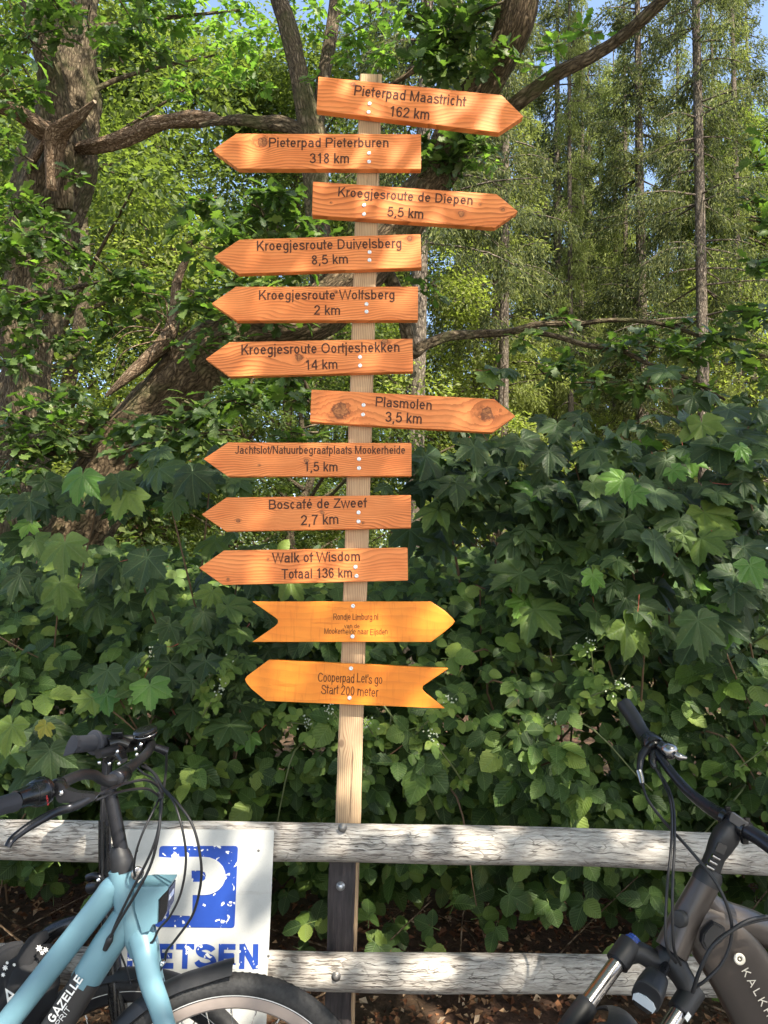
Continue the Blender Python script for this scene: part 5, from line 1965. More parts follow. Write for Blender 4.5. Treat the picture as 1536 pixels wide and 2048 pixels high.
def leaves(rt, kind, hi, lo, pos, R, s, mats, nmax=300, extra_pos=None, name='leaf', stuffname='foliage', weights=None):
    """the largest in view as single objects, the rest as one stuff part; mats = [(material, share)]"""
    pos, s = np.asarray(pos), np.asarray(s)
    px, py, z = proj(pos)
    vis = (px > -40) & (px < 1576) & (py > -40) & (py < 2088)
    score = np.where(vis, s / z, 0)
    # nearer than its neighbours counts more
    order = np.argsort(-score)
    n1 = int(min(nmax, vis.sum()))
    top = order[:n1]
    rest = order[n1:]
    share = np.array([m[1] for m in mats], float)
    share /= share.sum()
    pick = rng.choice(len(mats), len(pos), p=share)
    loc = np.array(rt.location)
    for i in top:
        ms = shared(kind, hi, mats[pick[i]][0])
        o = bpy.data.objects.new(name, ms[rng.integers(0, len(ms))])
        r = R[i] * s[i]
        p = pos[i] - loc
        COL.objects.link(o)
        o.parent = rt
        o.matrix_local = Matrix(((r[0][0], r[0][1], r[0][2], p[0]), (r[1][0], r[1][1], r[1][2], p[1]), (r[2][0], r[2][1], r[2][2], p[2]), (0, 0, 0, 1)))
    for k in range(len(mats)):
        m = rest[pick[rest] == k]
        if len(m) == 0:
            continue
        V, T, U = scatter(lo, pos[m], R[m], s[m])
        o = G().add(V, T, U).build(stuffname, mats[k][0], rt)
        o['kind'] = 'stuff'
    return top


def rnd_dir(n):
    return nrm(rng.normal(size=(n, 3)))


# ------------------------------------------------------------------ leaf litter on the ground
def litter(name, n, x0, x1, y0, y1, smin, smax, mat):
    x, y = rng.uniform(x0, x1, n), rng.uniform(y0, y1, n)
    z = ground_z(x, y) + rng.uniform(.0, .035, n)
    v = np.array([(0, 0, 0), (.38, .35, .22), (.12, 1, .05), (-.33, .55, .28), (0, .5, -.02)])
    t = np.array([(0, 1, 4), (1, 2, 4), (2, 3, 4), (3, 0, 4)])
    N = nrm(np.column_stack([rng.normal(0, .45, n), rng.normal(-.15, .45, n), np.ones(n)]))
    R = frames(N, rnd_dir(n))
    V, T, U = scatter([(v, t, v[:, :2])], np.column_stack([x, y, z]), R, rng.uniform(smin, smax, n) * rng.uniform(.6, 1, n))
    o = G().add(V, T, U).build(name, mat, None, smooth=False)
    tag(o, 'brown dead leaves and bark chips covering the ground under the fence', 'leaf litter', kind='stuff')
    return o


litter('leaf_litter', 36000, -4.5, 5.2, 2.0, 6.0, .015, .05, M['litter'])
# fallen twigs
g = G()
for k in range(420):
    x, y = rng.uniform(-3.5, 4.2), rng.uniform(2.3, 5.0)
    a = rng.uniform(0, 6.28)
    L = rng.uniform(.08, .45)
    z = float(ground_z(x, y)) + rng.uniform(.01, .06)
    d = np.array([math.cos(a), math.sin(a), rng.uniform(-.1, .25)]) * L
    m_ = np.array([x, y, z]) + d * .5 + rng.normal(0, .02, 3)
    r = rng.uniform(.0015, .005)
    tube(g, [(x, y, z), m_, np.array([x, y, z]) + d], [r, r * .8, r * .4], 5, 2, cap=False)
o = g.build('fallen_twigs', M['bark_dead'])
tag(o, 'dry twigs scattered over the leaf litter behind the fence', 'twigs', kind='stuff')

# ------------------------------------------------------------------ bramble hedge
prof = np.array([(3.35, .42), (3.05, .62), (2.78, .84), (2.68, 1.02), (2.78, 1.26), (3.0, 1.46), (3.35, 1.62), (3.9, 1.74), (4.5, 1.8)])
pl_ = np.concatenate([[0], np.cumsum(np.linalg.norm(np.diff(prof, axis=0), axis=1))])
pl_ /= pl_[-1]
bx = [(-2.55, 'far left behind the front of the fence'), (-1.75, 'left behind the grey grip of the blue bicycle'), (-1.05, 'left behind the parking sign'), (-.45, 'just left of the signpost foot'),
      (.2, 'just right of the signpost foot'), (.85, 'under the sycamore leaves midway between signpost and bronze bicycle'), (1.5, 'behind the handlebar grip of the bronze bicycle'), (2.25, 'at the right behind the bronze bicycle stem'), (3.1, 'outermost on the right')]
for k, (X0, where) in enumerate(bx):
    rt = root('bramble_bush', (X0, 3.4, 0), 'bramble bush with rounded three-part leaves, ' + where, 'bramble', 'bramble bushes behind the fence')
    n = 640
    t = rng.beta(1.25, 1.15, n)
    Y = np.interp(t, pl_, prof[:, 0])
    Z = np.interp(t, pl_, prof[:, 1])
    x = X0 + rng.uniform(-.46, .46, n)
    dp = rng.exponential(.10, n)
    tx = nrm(np.column_stack([np.interp(t + .02, pl_, prof[:, 0]) - Y, np.interp(t + .02, pl_, prof[:, 1]) - Z]) + 1e-6)
    ny, nz_ = -tx[:, 1], tx[:, 0]          # outward: towards the camera and up
    flip = ny > 0
    wob = .09 * np.sin(x * 4.3 + Z * 3) + .07 * np.sin(x * 9 + 4 * Z + 1) + .05 * np.sin(Z * 11 - x * 3)
    wob = wob + np.where(x < -.8, .10, 0)
    Y = Y + wob - ny * 0 + dp
    Z = Z - dp * .3 + .05 * np.sin(x * 2.6 + .5) + rng.normal(0, .02, n)
    N = np.column_stack([rng.normal(0, .38, n), -0.75 + rng.normal(0, .3, n), .75 + rng.normal(0, .3, n)])
    Tt = np.column_stack([rng.normal(0, .8, n), -.35 + rng.normal(0, .3, n), -.25 + rng.normal(0, .5, n)])
    s = rng.uniform(.065, .15, n) * (1 + .22 * np.sin(x * 5 + Z * 6))
    low = Z < .8
    keep = ~(low & (rng.uniform(size=n) < .35))
    pos = np.column_stack([x, Y, Z])[keep]
    R = frames(N, Tt)[keep]
    leaves(rt, 'bramble', PB_HI, PB_LO, pos, R, s[keep], [(M['bramble'], .9), (M['bramble_young'], .10)], nmax=225)
    # inner leaves, deeper in the bush
    n = 700
    t = rng.uniform(.05, 1, n)
    Y = np.interp(t, pl_, prof[:, 0]) + rng.uniform(.22, .95, n)
    Z = np.interp(t, pl_, prof[:, 1]) - rng.uniform(0, .25, n)
    x = X0 + rng.uniform(-.5, .5, n)
    N = np.column_stack([rng.normal(0, .5, n), -0.7 + rng.normal(0, .4, n), .6 + rng.normal(0, .4, n)])
    V, T, U = scatter(PB_LO, np.column_stack([x, Y, Z]), frames(N, rnd_dir(n)), rng.uniform(.10, .16, n))
    o = G().add(V, T, U).build('inner_foliage', M['bramble'], rt)
    o['kind'] = 'stuff'
    # sparse low leaves under the rail
    n = 95
    x = X0 + rng.uniform(-.5, .5, n)
    pos = np.column_stack([x, 2.75 + rng.uniform(0, .7, n), rng.uniform(.30, .80, n) + .12 * np.sin(x * 3)])
    N = np.column_stack([rng.normal(0, .35, n), -0.8 + rng.normal(0, .3, n), .8 + rng.normal(0, .3, n)])
    V, T, U = scatter(PB_HI, pos, frames(N, rnd_dir(n)), rng.uniform(.09, .15, n))
    o = G().add(V, T, U).build('low_foliage', M['bramble'], rt)
    o['kind'] = 'stuff'
    # canes
    for j in range(6):
        a = np.array([X0 + rng.uniform(-.6, .6), 3.6 + rng.uniform(0, .6), .1])
        tp = np.array([X0 + rng.uniform(-.5, .5), 2.75 + rng.uniform(-.05, .25), rng.uniform(.9, 1.5)])
        en = tp + np.array([rng.uniform(-.35, .35), rng.uniform(-.15, .1), rng.uniform(-.45, .05)])
        g = G()
        tube(g, [a, (a + tp) / 2 + [rng.uniform(-.1, .1), .15, .1], tp, en], [.0055, .005, .004, .002], 7, 6, cap=False)
        g.build('cane', M['cane'] if j % 2 else M['stem'], rt)
    # young shoot with small bright leaves and buds standing out of the surface
    for j in range(3):
        b0 = np.array([X0 + rng.uniform(-.42, .42), 2.72 + rng.uniform(-.08, .1), rng.uniform(.95, 1.35)])
        d = nrm(np.array([rng.uniform(-.8, .8), -.35, rng.uniform(-.1, .8)])) * rng.uniform(.12, .22)
        g = G()
        tube(g, [b0 + [0, .2, -.08], b0, b0 + d], [.004, .0035, .002], 7, 5, cap=False)
        g.build('shoot', M['stem'], rt)
        n = 12
        q = rng.uniform(0, 1.05, n)
        pp = b0 + q[:, None] * d + rng.normal(0, .012, (n, 3))
        N = np.column_stack([rng.normal(0, .4, n), -0.9 + rng.normal(0, .3, n), .6 + rng.normal(0, .3, n)])
        ms = shared('bramble', PB_HI, M['bramble_young'])
        Rr = frames(N, rnd_dir(n))
        for i in range(n):
            o = bpy.data.objects.new('leaf', ms[i % 10])
            COL.objects.link(o)
            o.parent = rt
            sc_ = rng.uniform(.035, .075)
            r_ = Rr[i] * sc_
            p_ = pp[i] - np.array(rt.location)
            o.matrix_local = Matrix(((*r_[0], p_[0]), (*r_[1], p_[1]), (*r_[2], p_[2]), (0, 0, 0, 1)))
        g = G()
        for i in range(16):
            c = b0 + d * rng.uniform(.9, 1.2) + rng.normal(0, .012, 3)
            lathe(g, c, rnd_dir(1)[0], [(-.004, 1e-4), (0, .0035), (.005, 1e-4)], 5)
        o = g.build('buds', M['flower'], rt)
        o['kind'] = 'stuff'
    # thin bare stems showing under the rail
    for j in range(2):
        a = np.array([X0 + rng.uniform(-.4, .4), 2.9 + rng.uniform(-.2, .5), .12])
        b_ = a + [rng.uniform(-.8, .8), rng.uniform(-.3, .1), rng.uniform(.2, .65)]
        g = G()
        tube(g, [a, (a + b_) / 2 + rng.normal(0, .05, 3), b_], [.004, .0035, .002], 6, 5, cap=False)
        g.build('bare_stem', M['bark_dead'], rt)


# ------------------------------------------------------------------ sycamore saplings
def sapling(label, blobs, base, seed, hero=(), nleaf_scale=1.0, smul=1.0, young=.04):
    rt = root('sycamore_sapling', base, label, 'sycamore', 'sycamore saplings behind the fence')
    P_, N_, T_, S_ = [], [], [], []
    for (x, y, Y, r, n) in blobs:
        c = P(x, y, Y)
        n = int(n * nleaf_scale)
        d = rnd_dir(n) * (rng.uniform(0, 1, n) ** .4)[:, None] * np.array([r, r * .8, r * .75])
        P_.append(c + d)
        N_.append(np.column_stack([rng.normal(0, .32, n), -.68 + rng.normal(0, .25, n), .72 + rng.normal(0, .28, n)]))
        T_.append(np.column_stack([rng.normal(0, .5, n), -.5 + rng.normal(0, .3, n), -.65 + rng.normal(0, .3, n)]))
        S_.append(rng.uniform(.045, .125, n) * smul)
        # stem to the blob
        b0 = np.array(base) + [rng.uniform(-.1, .1), rng.uniform(.2, .5), 0]
        g = G()
        tube(g, [b0, b0 * .55 + c * .45 + rng.normal(0, .08, 3), c], [.008, .006, .003], 8, 7, cap=False)
        g.build('stem', M['cane'], rt)
    pos, N, T, s = map(np.concatenate, (P_, N_, T_, S_))
    R = frames(N, T)
    leaves(rt, 'maple', PM_HI, PM_LO, pos, R, s, [(M['maple'], 1 - young), (M['maple_young'], young)], nmax=260)
    g = G()
    for i in range(0, len(pos), 3):
        a = pos[i]
        b_ = a + np.array([rng.normal(0, .03), .06, rng.uniform(.0, .06)])
        tube(g, [a, (a + b_) / 2 + [0, 0, -.008], b_], [.0013, .0013, .0016], 5, 2, cap=False)
    o = g.build('leaf_stalks', M['petiole'], rt)
    o['kind'] = 'stuff'
    for (x, y, size, Y, ang, mt) in hero:
        c = P(x, y, Y)
        a = math.radians(ang)
        N = nrm(np.array([[rng.normal(0, .15), -.9, .42]]))
        T = np.array([[math.sin(a), -.15, -math.cos(a)]])
        r_ = frames(N, T)[0] * (size / 1518 * Y * .62)
        ms = shared('maple', PM_HI, M[mt])
        o = bpy.data.objects.new('leaf', ms[rng.integers(0, 10)])
        COL.objects.link(o)
        o.parent = rt
        p_ = c - np.array(rt.location)
        o.matrix_local = Matrix(((*r_[0], p_[0]), (*r_[1], p_[1]), (*r_[2], p_[2]), (0, 0, 0, 1)))
    return rt


sapling('sycamore sapling with large pale leaves above the grey bicycle grip, leftmost of the saplings', [(60, 1010, 3.0, .20, 16), (200, 980, 3.0, .2, 18), (120, 1180, 2.95, .2, 14), (30, 1480, 2.62, .14, 7), (110, 1560, 2.62, .12, 5)], (-1.6, 3.5, 0), 1,
        [(130, 1085, 118, 2.62, 5, 'maple'), (165, 950, 100, 2.66, -8, 'maple_young'), (60, 1000, 95, 2.72, 20, 'maple'), (40, 1150, 95, 2.7, -10, 'maple'), (120, 1165, 90, 2.75, 12, 'maple'), (100, 1500, 100, 2.5, 10, 'maple'), (25, 1450, 100, 2.48, -5, 'maple'),
         (92, 1450, 46, 2.47, -20, 'yellow_leaf'), (235, 960, 90, 2.8, 15, 'maple'), (70, 1080, 80, 2.75, 30, 'maple')])
sapling('sycamore sapling with dark pointed leaves left of the lower arrow boards', [(330, 960, 3.0, .18, 16), (420, 960, 3.1, .16, 12), (280, 1150, 2.95, .16, 12), (450, 1250, 2.8, .2, 26), (380, 1340, 2.72, .22, 30), (480, 1130, 3.1, .22, 18), (570, 1150, 3.1, .18, 14), (590, 1310, 3.0, .2, 16), (240, 1400, 2.7, .14, 8), (480, 1420, 2.75, .14, 12)], (-.75, 3.5, 0), 2,
        [(295, 1115, 122, 2.62, 0, 'maple'), (385, 945, 112, 2.72, 8, 'maple'), (255, 985, 105, 2.78, -14, 'maple'), (350, 1000, 80, 2.8, 10, 'maple'), (440, 900, 80, 2.9, 10, 'maple'), (300, 1370, 90, 2.6, 12, 'maple_young'), (340, 1250, 75, 2.62, -20, 'maple'), (215, 1340, 85, 2.62, 0, 'maple')])
sapling('sycamore sapling right behind the ends of the lower arrow boards', [(880, 950, 3.1, .26, 44), (960, 900, 3.2, .26, 40), (900, 1060, 3.3, .2, 14), (1000, 1010, 3.1, .26, 40), (1060, 1130, 3.0, .2, 26), (1090, 1210, 2.85, .18, 20), (1010, 730, 3.3, .10, 7), (960, 1180, 3.1, .12, 8)], (.7, 3.7, 0), 3, nleaf_scale=.7, smul=1.22)
sapling('tallest sycamore sapling, its dark leaves filling the middle right above the brambles', [(1150, 930, 3.1, .28, 46), (1210, 1010, 2.95, .28, 50), (1260, 1130, 2.8, .26, 44), (1330, 1040, 2.9, .28, 46), (1180, 1190, 2.78, .18, 24), (1130, 850, 3.3, .14, 7), (1290, 850, 3.3, .14, 7), (1290, 1250, 2.62, .16, 14), (1120, 1040, 3.0, .2, 26), (1240, 930, 3.2, .2, 20)], (1.5, 3.6, 0), 4, nleaf_scale=.7, smul=1.25, hero=
        [(1245, 960, 80, 2.6, -50, 'maple_young'), (1265, 985, 60, 2.58, 45, 'maple_young'), (1185, 1150, 70, 2.6, 0, 'maple_young')])
sapling('sycamore sapling at the right edge with bright young leaf tips above the bronze handlebar', [(1400, 900, 3.2, .22, 26), (1490, 830, 3.3, .24, 26), (1420, 960, 3.0, .26, 36), (1500, 1000, 2.9, .26, 34), (1400, 1120, 2.75, .24, 32), (1480, 1180, 2.7, .2, 22), (1560, 1120, 2.75, .24, 20), (1430, 1250, 2.6, .14, 9), (1340, 770, 3.4, .14, 8), (1620, 900, 3.0, .35, 30)], (2.3, 3.6, 0), 5, nleaf_scale=.62, smul=1.25, hero=
        [(1395, 1240, 130, 2.4, 5, 'maple'), (1500, 1130, 95, 2.45, 10, 'maple_young'), (1470, 1180, 95, 2.5, -10, 'maple'), (1480, 895, 60, 2.6, 20, 'maple_young'), (1345, 940, 60, 2.6, 40, 'maple_young')])


# ------------------------------------------------------------------ oaks
def clumps(blobs, aspect=.75):
    P_, N_, T_, S_ = [], [], [], []
    for b in blobs:
        x, y, Y, rp, n = b[:5]
        sz = b[5] if len(b) > 5 else 1.0
        c = P(x, y, Y)
        r = rp / 1518 * Y
        k = max(3, int(n / 7))
        # leaves sit in rosettes round twig ends
        tw = c + rnd_dir(k) * (rng.uniform(0, 1, k) ** .45)[:, None] * np.array([r, r * .8, r * aspect])
        ii = rng.integers(0, k, n)
        out = nrm(rnd_dir(n) * [1, 1, .5] + [0, -.1, -.25])
        pos = tw[ii] + out * rng.uniform(0, .05, n)[:, None]
        P_.append(pos)
        N_.append(np.column_stack([rng.normal(0, .5, n), -.25 + rng.normal(0, .45, n), .9 + rng.normal(0, .35, n)]))
        T_.append(out)
        S_.append(rng.uniform(.075, .13, n) * sz)
    return map(np.concatenate, (P_, N_, T_, S_))


def limb(rt, name, pxs, mat, seg=18, rough=.10, sub=7):
    big = max(p[3] for p in pxs)
    if big > 60:
        seg, sub = 64, 14
    elif big > 28:
        seg, sub = 30, 10
    """pxs: (px, py, Y, width in photo pixels)"""
    pts = [P(a, b_, c) for a, b_, c, w in pxs]
    rad = [w / 2 / 1518 * c * 1.03 for a, b_, c, w in pxs]
    g = G()
    tube(g, pts, rad, seg, sub, cap=True, rough=rough, ridge=.16 if big > 28 else .1)
    return g.build(name, M[mat], rt)


def twigs(rt, blobs, mat='bark', n=3):
    for b in blobs:
        x, y, Y, rp = b[:4]
        c = P(x, y, Y)
        r = rp / 1518 * Y
        for k in range(n):
            d = rnd_dir(1)[0] * [1, .8, .5] * r
            g = G()
            tube(g, [c - d * .9, c + rng.normal(0, r * .08, 3), c + d], [.007, .005, .002], 6, 5, cap=False)
            g.build('twig', M[mat], rt)


oakA = root('oak_tree', P(70, 1300, 6.0) * np.array([1, 1, 0]), 'big old oak with broken dead branches, leftmost trunk in the photo', 'oak tree')
base = oakA.location
limb(oakA, 'trunk', [(20, 1500, 6.0, 150), (35, 1200, 6.0, 120), (45, 900, 6.0, 100), (55, 700, 6.0, 96), (70, 560, 6.0, 112), (95, 430, 6.0, 135), (118, 330, 6.0, 150), (130, 250, 6.0, 128), (140, 160, 6.0, 100), (150, 60, 6.05, 86), (158, -60, 6.1, 78), (165, -300, 6.2, 66)], 'bark', 30, .16, 8)
limb(oakA, 'branch', [(128, 420, 5.85, 40), (122, 330, 5.75, 62), (112, 240, 5.65, 60), (100, 150, 5.6, 55), (80, 60, 5.55, 52), (62, -20, 5.5, 48), (40, -200, 5.4, 40)], 'bark', 20, .12)
limb(oakA, 'broken_branch', [(155, 298, 5.8, 20), (182, 292, 5.7, 30), (225, 284, 5.6, 32), (270, 268, 5.5, 30), (310, 250, 5.4, 33), (350, 243, 5.35, 30), (395, 238, 5.3, 30), (432, 238, 5.28, 18), (438, 232, 5.27, 6)], 'bark_dead', 16, .22)
limb(oakA, 'dead_branch', [(108, 265, 5.6, 34), (85, 258, 5.5, 40), (58, 238, 5.4, 34), (30, 222, 5.3, 28), (-20, 205, 5.2, 26)], 'bark_dead', 14, .2)
limb(oakA, 'dead_branch', [(105, 380, 5.62, 24), (108, 320, 5.55, 34), (115, 275, 5.5, 40), (135, 250, 5.4, 26), (160, 232, 5.3, 22), (190, 203, 5.2, 9)], 'bark_dead', 14, .28)
limb(oakA, 'dead_branch', [(55, 340, 5.7, 14), (75, 305, 5.6, 18), (95, 270, 5.5, 14)], 'bark_dead', 10, .2)
blA = [(90, 430, 5.2, 55, 50), (150, 350, 5.3, 30, 18), (60, 690, 5.0, 40, 26), (130, 690, 4.9, 50, 50), (110, 20, 5.2, 60, 60), (60, 60, 5.2, 110, 150), (40, 170, 5.0, 80, 90), (180, 40, 5.4, 60, 60), (270, 50, 5.5, 95, 150), (330, 120, 5.8, 60, 60), (230, 100, 5.4, 50, 50), (20, 300, 5.0, 60, 60), (30, 420, 5.0, 60, 70),
       (60, 520, 4.8, 80, 130), (150, 500, 5.0, 60, 70), (30, 620, 4.7, 70, 100), (110, 590, 4.8, 60, 80), (230, 550, 5.0, 80, 110), (60, 470, 4.9, 60, 60), (300, 590, 5.0, 60, 70), (210, 640, 5.0, 60, 60), (20, 720, 4.8, 40, 30),
       (60, 840, 4.6, 80, 130), (140, 880, 4.6, 60, 80), (30, 920, 4.5, 60, 80), (200, 830, 4.7, 50, 50), (120, 800, 4.8, 50, 40), (10, 1010, 4.4, 60, 60), (60, 950, 4.4, 50, 40), (-80, 500, 4.8, 120, 120), (-90, 900, 4.6, 110, 120), (-80, 150, 5.0, 120, 100)]
pos, N, T, s = clumps(blA)
leaves(oakA, 'oak', PO_HI, PO_LO, pos, frames(N, T), s, [(M['oak'], .85), (M['oak_bright'], .15)], nmax=290)
twigs(oakA, blA, n=2)
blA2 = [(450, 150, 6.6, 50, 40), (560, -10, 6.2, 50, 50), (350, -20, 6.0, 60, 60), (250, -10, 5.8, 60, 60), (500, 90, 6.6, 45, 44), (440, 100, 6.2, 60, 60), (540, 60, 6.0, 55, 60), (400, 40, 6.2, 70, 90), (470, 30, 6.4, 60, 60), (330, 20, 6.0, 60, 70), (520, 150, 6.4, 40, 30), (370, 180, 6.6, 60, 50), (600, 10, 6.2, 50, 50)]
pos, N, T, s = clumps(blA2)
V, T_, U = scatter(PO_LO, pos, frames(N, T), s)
o = G().add(V, T_, U).build('young_backlit_foliage', M['oak_bright'], oakA)  # bright clumps: young leaves plus backlight painted as a lighter green
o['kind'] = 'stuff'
for pxs in ([(160, 60, 6.05, 16), (300, 40, 6.1, 10), (480, 20, 6.3, 5)], [(150, 200, 6.0, 12), (260, 150, 6.1, 9), (430, 110, 6.3, 4)], [(60, 620, 5.9, 16), (110, 590, 5.6, 14), (170, 570, 5.4, 9), (240, 560, 5.1, 5)], [(45, 860, 5.9, 18), (120, 880, 5.3, 14), (200, 840, 4.9, 6)]):
    limb(oakA, 'branch', pxs, 'bark', 10, .08)

oakB = root('oak_tree', P(150, 1150, 4.9) * np.array([1, 1, 0]), 'oak whose thick trunk leans up to the right behind the arrow boards', 'oak tree')
limb(oakB, 'trunk', [(60, 1220, 5.0, 150), (150, 1060, 4.95, 130), (215, 930, 4.9, 112), (270, 860, 4.85, 104), (330, 800, 4.8, 100), (375, 750, 4.75, 104), (430, 700, 4.7, 108), (500, 665, 4.65, 96), (570, 655, 4.6, 92), (650, 620, 4.6, 92), (730, 540, 4.55, 90), (800, 450, 4.5, 88), (870, 350, 4.4, 84), (925, 240, 4.3, 78), (975, 160, 4.2, 74), (1015, 90, 4.1, 70), (1040, 20, 4.0, 68), (1055, -80, 3.9, 64), (1080, -260, 3.7, 58)], 'bark_red', 30, .10, 8)
limb(oakB, 'stem', [(655, 640, 4.75, 40), (640, 520, 4.8, 46), (633, 400, 4.85, 50), (630, 300, 4.9, 52), (618, 235, 4.9, 48), (604, 180, 4.9, 40), (590, 110, 4.95, 36), (572, 40, 5.0, 36), (545, -40, 5.1, 34), (500, -200, 5.2, 28)], 'bark', 20, .08)
limb(oakB, 'stem', [(628, 290, 4.9, 26), (638, 220, 4.95, 28), (650, 140, 5.0, 27), (662, 70, 5.05, 27), (672, 0, 5.1, 27), (690, -150, 5.2, 24)], 'bark', 16, .07)
limb(oakB, 'branch', [(965, 260, 4.3, 20), (1000, 232, 4.3, 30), (1050, 195, 4.2, 31), (1110, 150, 4.1, 28), (1160, 125, 4.05, 27), (1215, 95, 4.0, 26), (1260, 60, 3.9, 25), (1300, 25, 3.8, 25), (1345, -20, 3.7, 24), (1500, -180, 3.4, 20)], 'bark', 16, .09)
limb(oakB, 'branch', [(760, 520, 4.6, 30), (800, 600, 4.7, 26), (822, 700, 4.8, 24), (850, 690, 4.85, 22), (900, 672, 4.9, 19), (960, 668, 5.0, 17), (1020, 664, 5.0, 14), (1080, 648, 5.0, 11), (1150, 648, 5.0, 10), (1230, 640, 5.0, 9), (1330, 650, 4.9, 8), (1450, 690, 4.8, 7), (1560, 720, 4.7, 5)], 'bark', 14, .09)
limb(oakB, 'branch', [(1050, 662, 5.0, 11), (1110, 672, 4.95, 11), (1170, 690, 4.9, 10), (1240, 700, 4.8, 10), (1290, 725, 4.7, 9), (1340, 742, 4.6, 8), (1390, 765, 4.5, 8), (1450, 800, 4.4, 5)], 'bark', 12, .09)
limb(oakB, 'branch', [(640, 300, 4.9, 26), (600, 262, 4.9, 24), (560, 248, 4.95, 30), (520, 246, 5.0, 28), (485, 240, 5.0, 24), (450, 242, 5.1, 16), (400, 250, 5.2, 8)], 'bark', 14, .15)
limb(oakB, 'branch', [(700, 215, 4.9, 6), (790, 165, 4.7, 10), (840, 130, 4.6, 12), (900, 60, 4.4, 12)], 'bark_red', 10, .1)
limb(oakB, 'dead_branch', [(212, 792, 4.6, 6), (240, 768, 4.6, 18), (270, 742, 4.6, 26), (300, 715, 4.6, 28), (325, 690, 4.6, 27), (345, 655, 4.65, 26), (350, 620, 4.7, 22), (355, 560, 4.75, 16), (380, 500, 4.8, 10)], 'bark_dead', 14, .22)
limb(oakB, 'dead_branch', [(230, 930, 4.85, 26), (205, 915, 4.8, 24), (170, 905, 4.7, 20), (110, 902, 4.6, 20), (60, 900, 4.5, 16), (20, 905, 4.4, 12)], 'bark', 12, .15)
limb(oakB, 'dead_branch', [(205, 900, 4.8, 22), (190, 870, 4.75, 16), (165, 845, 4.7, 12), (140, 850, 4.7, 8)], 'bark', 12, .2)
for k in range(9):
    a = P(330 + rng.uniform(-15, 15), 650 + rng.uniform(-20, 40), 4.5)
    g = G()
    b_ = a + np.array([rng.uniform(-.35, .15), rng.uniform(-.2, .2), rng.uniform(-.35, .15)])
    tube(g, [a, (a + b_) / 2 + rng.normal(0, .06, 3), b_], [.005, .004, .002], 6, 6, cap=False)
    g.build('twig', M['bark_dead'], oakB)
blB = [(1090, 745, 4.8, 40, 26), (1190, 765, 4.7, 50, 46), (1290, 775, 4.6, 50, 50), (1400, 770, 4.5, 50, 50), (1500, 720, 4.4, 60, 60), (1530, 440, 4.4, 40, 36), (1350, 650, 4.9, 40, 26), (1000, 740, 4.9, 26, 16), (1520, 330, 4.4, 26, 16), (300, 850, 4.3, 45, 45), (250, 880, 4.3, 45, 45), (450, 680, 4.2, 35, 20), (380, 700, 4.2, 30, 16), (560, 640, 4.2, 45, 36), (430, 480, 4.3, 85, 120), (520, 430, 4.35, 85, 130), (570, 520, 4.4, 60, 70), (470, 560, 4.2, 60, 80), (400, 400, 4.4, 45, 40), (560, 400, 4.4, 60, 70), (620, 450, 4.5, 50, 50), (400, 600, 4.3, 50, 50), (440, 640, 4.2, 40, 30),
       (400, 820, 3.9, 60, 90), (340, 870, 3.9, 60, 90), (480, 800, 4.0, 60, 70), (560, 790, 4.1, 60, 60), (590, 860, 4.1, 60, 50), (520, 740, 4.2, 50, 40), (600, 740, 4.2, 50, 40), (280, 890, 4.0, 40, 40), (430, 870, 3.8, 50, 50),
       (900, 80, 4.1, 75, 130), (950, 30, 4.0, 80, 130), (870, 130, 4.1, 50, 60), (980, 110, 4.0, 40, 45), (850, 30, 4.2, 50, 60), (930, 280, 4.2, 45, 60), (880, 330, 4.3, 50, 60), (970, 300, 4.2, 35, 30), (850, 290, 4.3, 30, 25),
       (1150, 720, 4.8, 40, 34), (1230, 700, 4.8, 45, 44), (1300, 690, 4.7, 55, 60), (1370, 720, 4.6, 50, 50), (1130, 640, 5.0, 35, 20), (1440, 680, 4.6, 60, 60), (1510, 620, 4.5, 60, 70), (1500, 400, 4.5, 30, 20), (1520, 520, 4.4, 35, 30), (860, 570, 4.8, 30, 20), (1050, 680, 4.9, 30, 18), (1540, 250, 4.4, 30, 22)]
pos, N, T, s = clumps(blB)
leaves(oakB, 'oak', PO_HI, PO_LO, pos, frames(N, T), s, [(M['oak'], .95), (M['oak_bright'], .05)], nmax=290)
twigs(oakB, blB, n=2)
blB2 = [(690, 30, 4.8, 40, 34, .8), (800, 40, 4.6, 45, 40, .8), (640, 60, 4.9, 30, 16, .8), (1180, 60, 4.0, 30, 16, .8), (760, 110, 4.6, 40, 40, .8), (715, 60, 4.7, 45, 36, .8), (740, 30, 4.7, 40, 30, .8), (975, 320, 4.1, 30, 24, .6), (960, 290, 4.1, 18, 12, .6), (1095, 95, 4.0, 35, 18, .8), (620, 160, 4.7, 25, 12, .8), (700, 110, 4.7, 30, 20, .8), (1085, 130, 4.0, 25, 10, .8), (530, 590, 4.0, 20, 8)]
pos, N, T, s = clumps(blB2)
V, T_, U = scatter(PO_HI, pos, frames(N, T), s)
o = G().add(V, T_, U).build('young_backlit_foliage', M['oak_bright'], oakB)  # young sprigs and backlit ones, the backlight put into the leaf colour
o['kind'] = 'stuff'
twigs(oakB, blB2, 'stem', n=2)

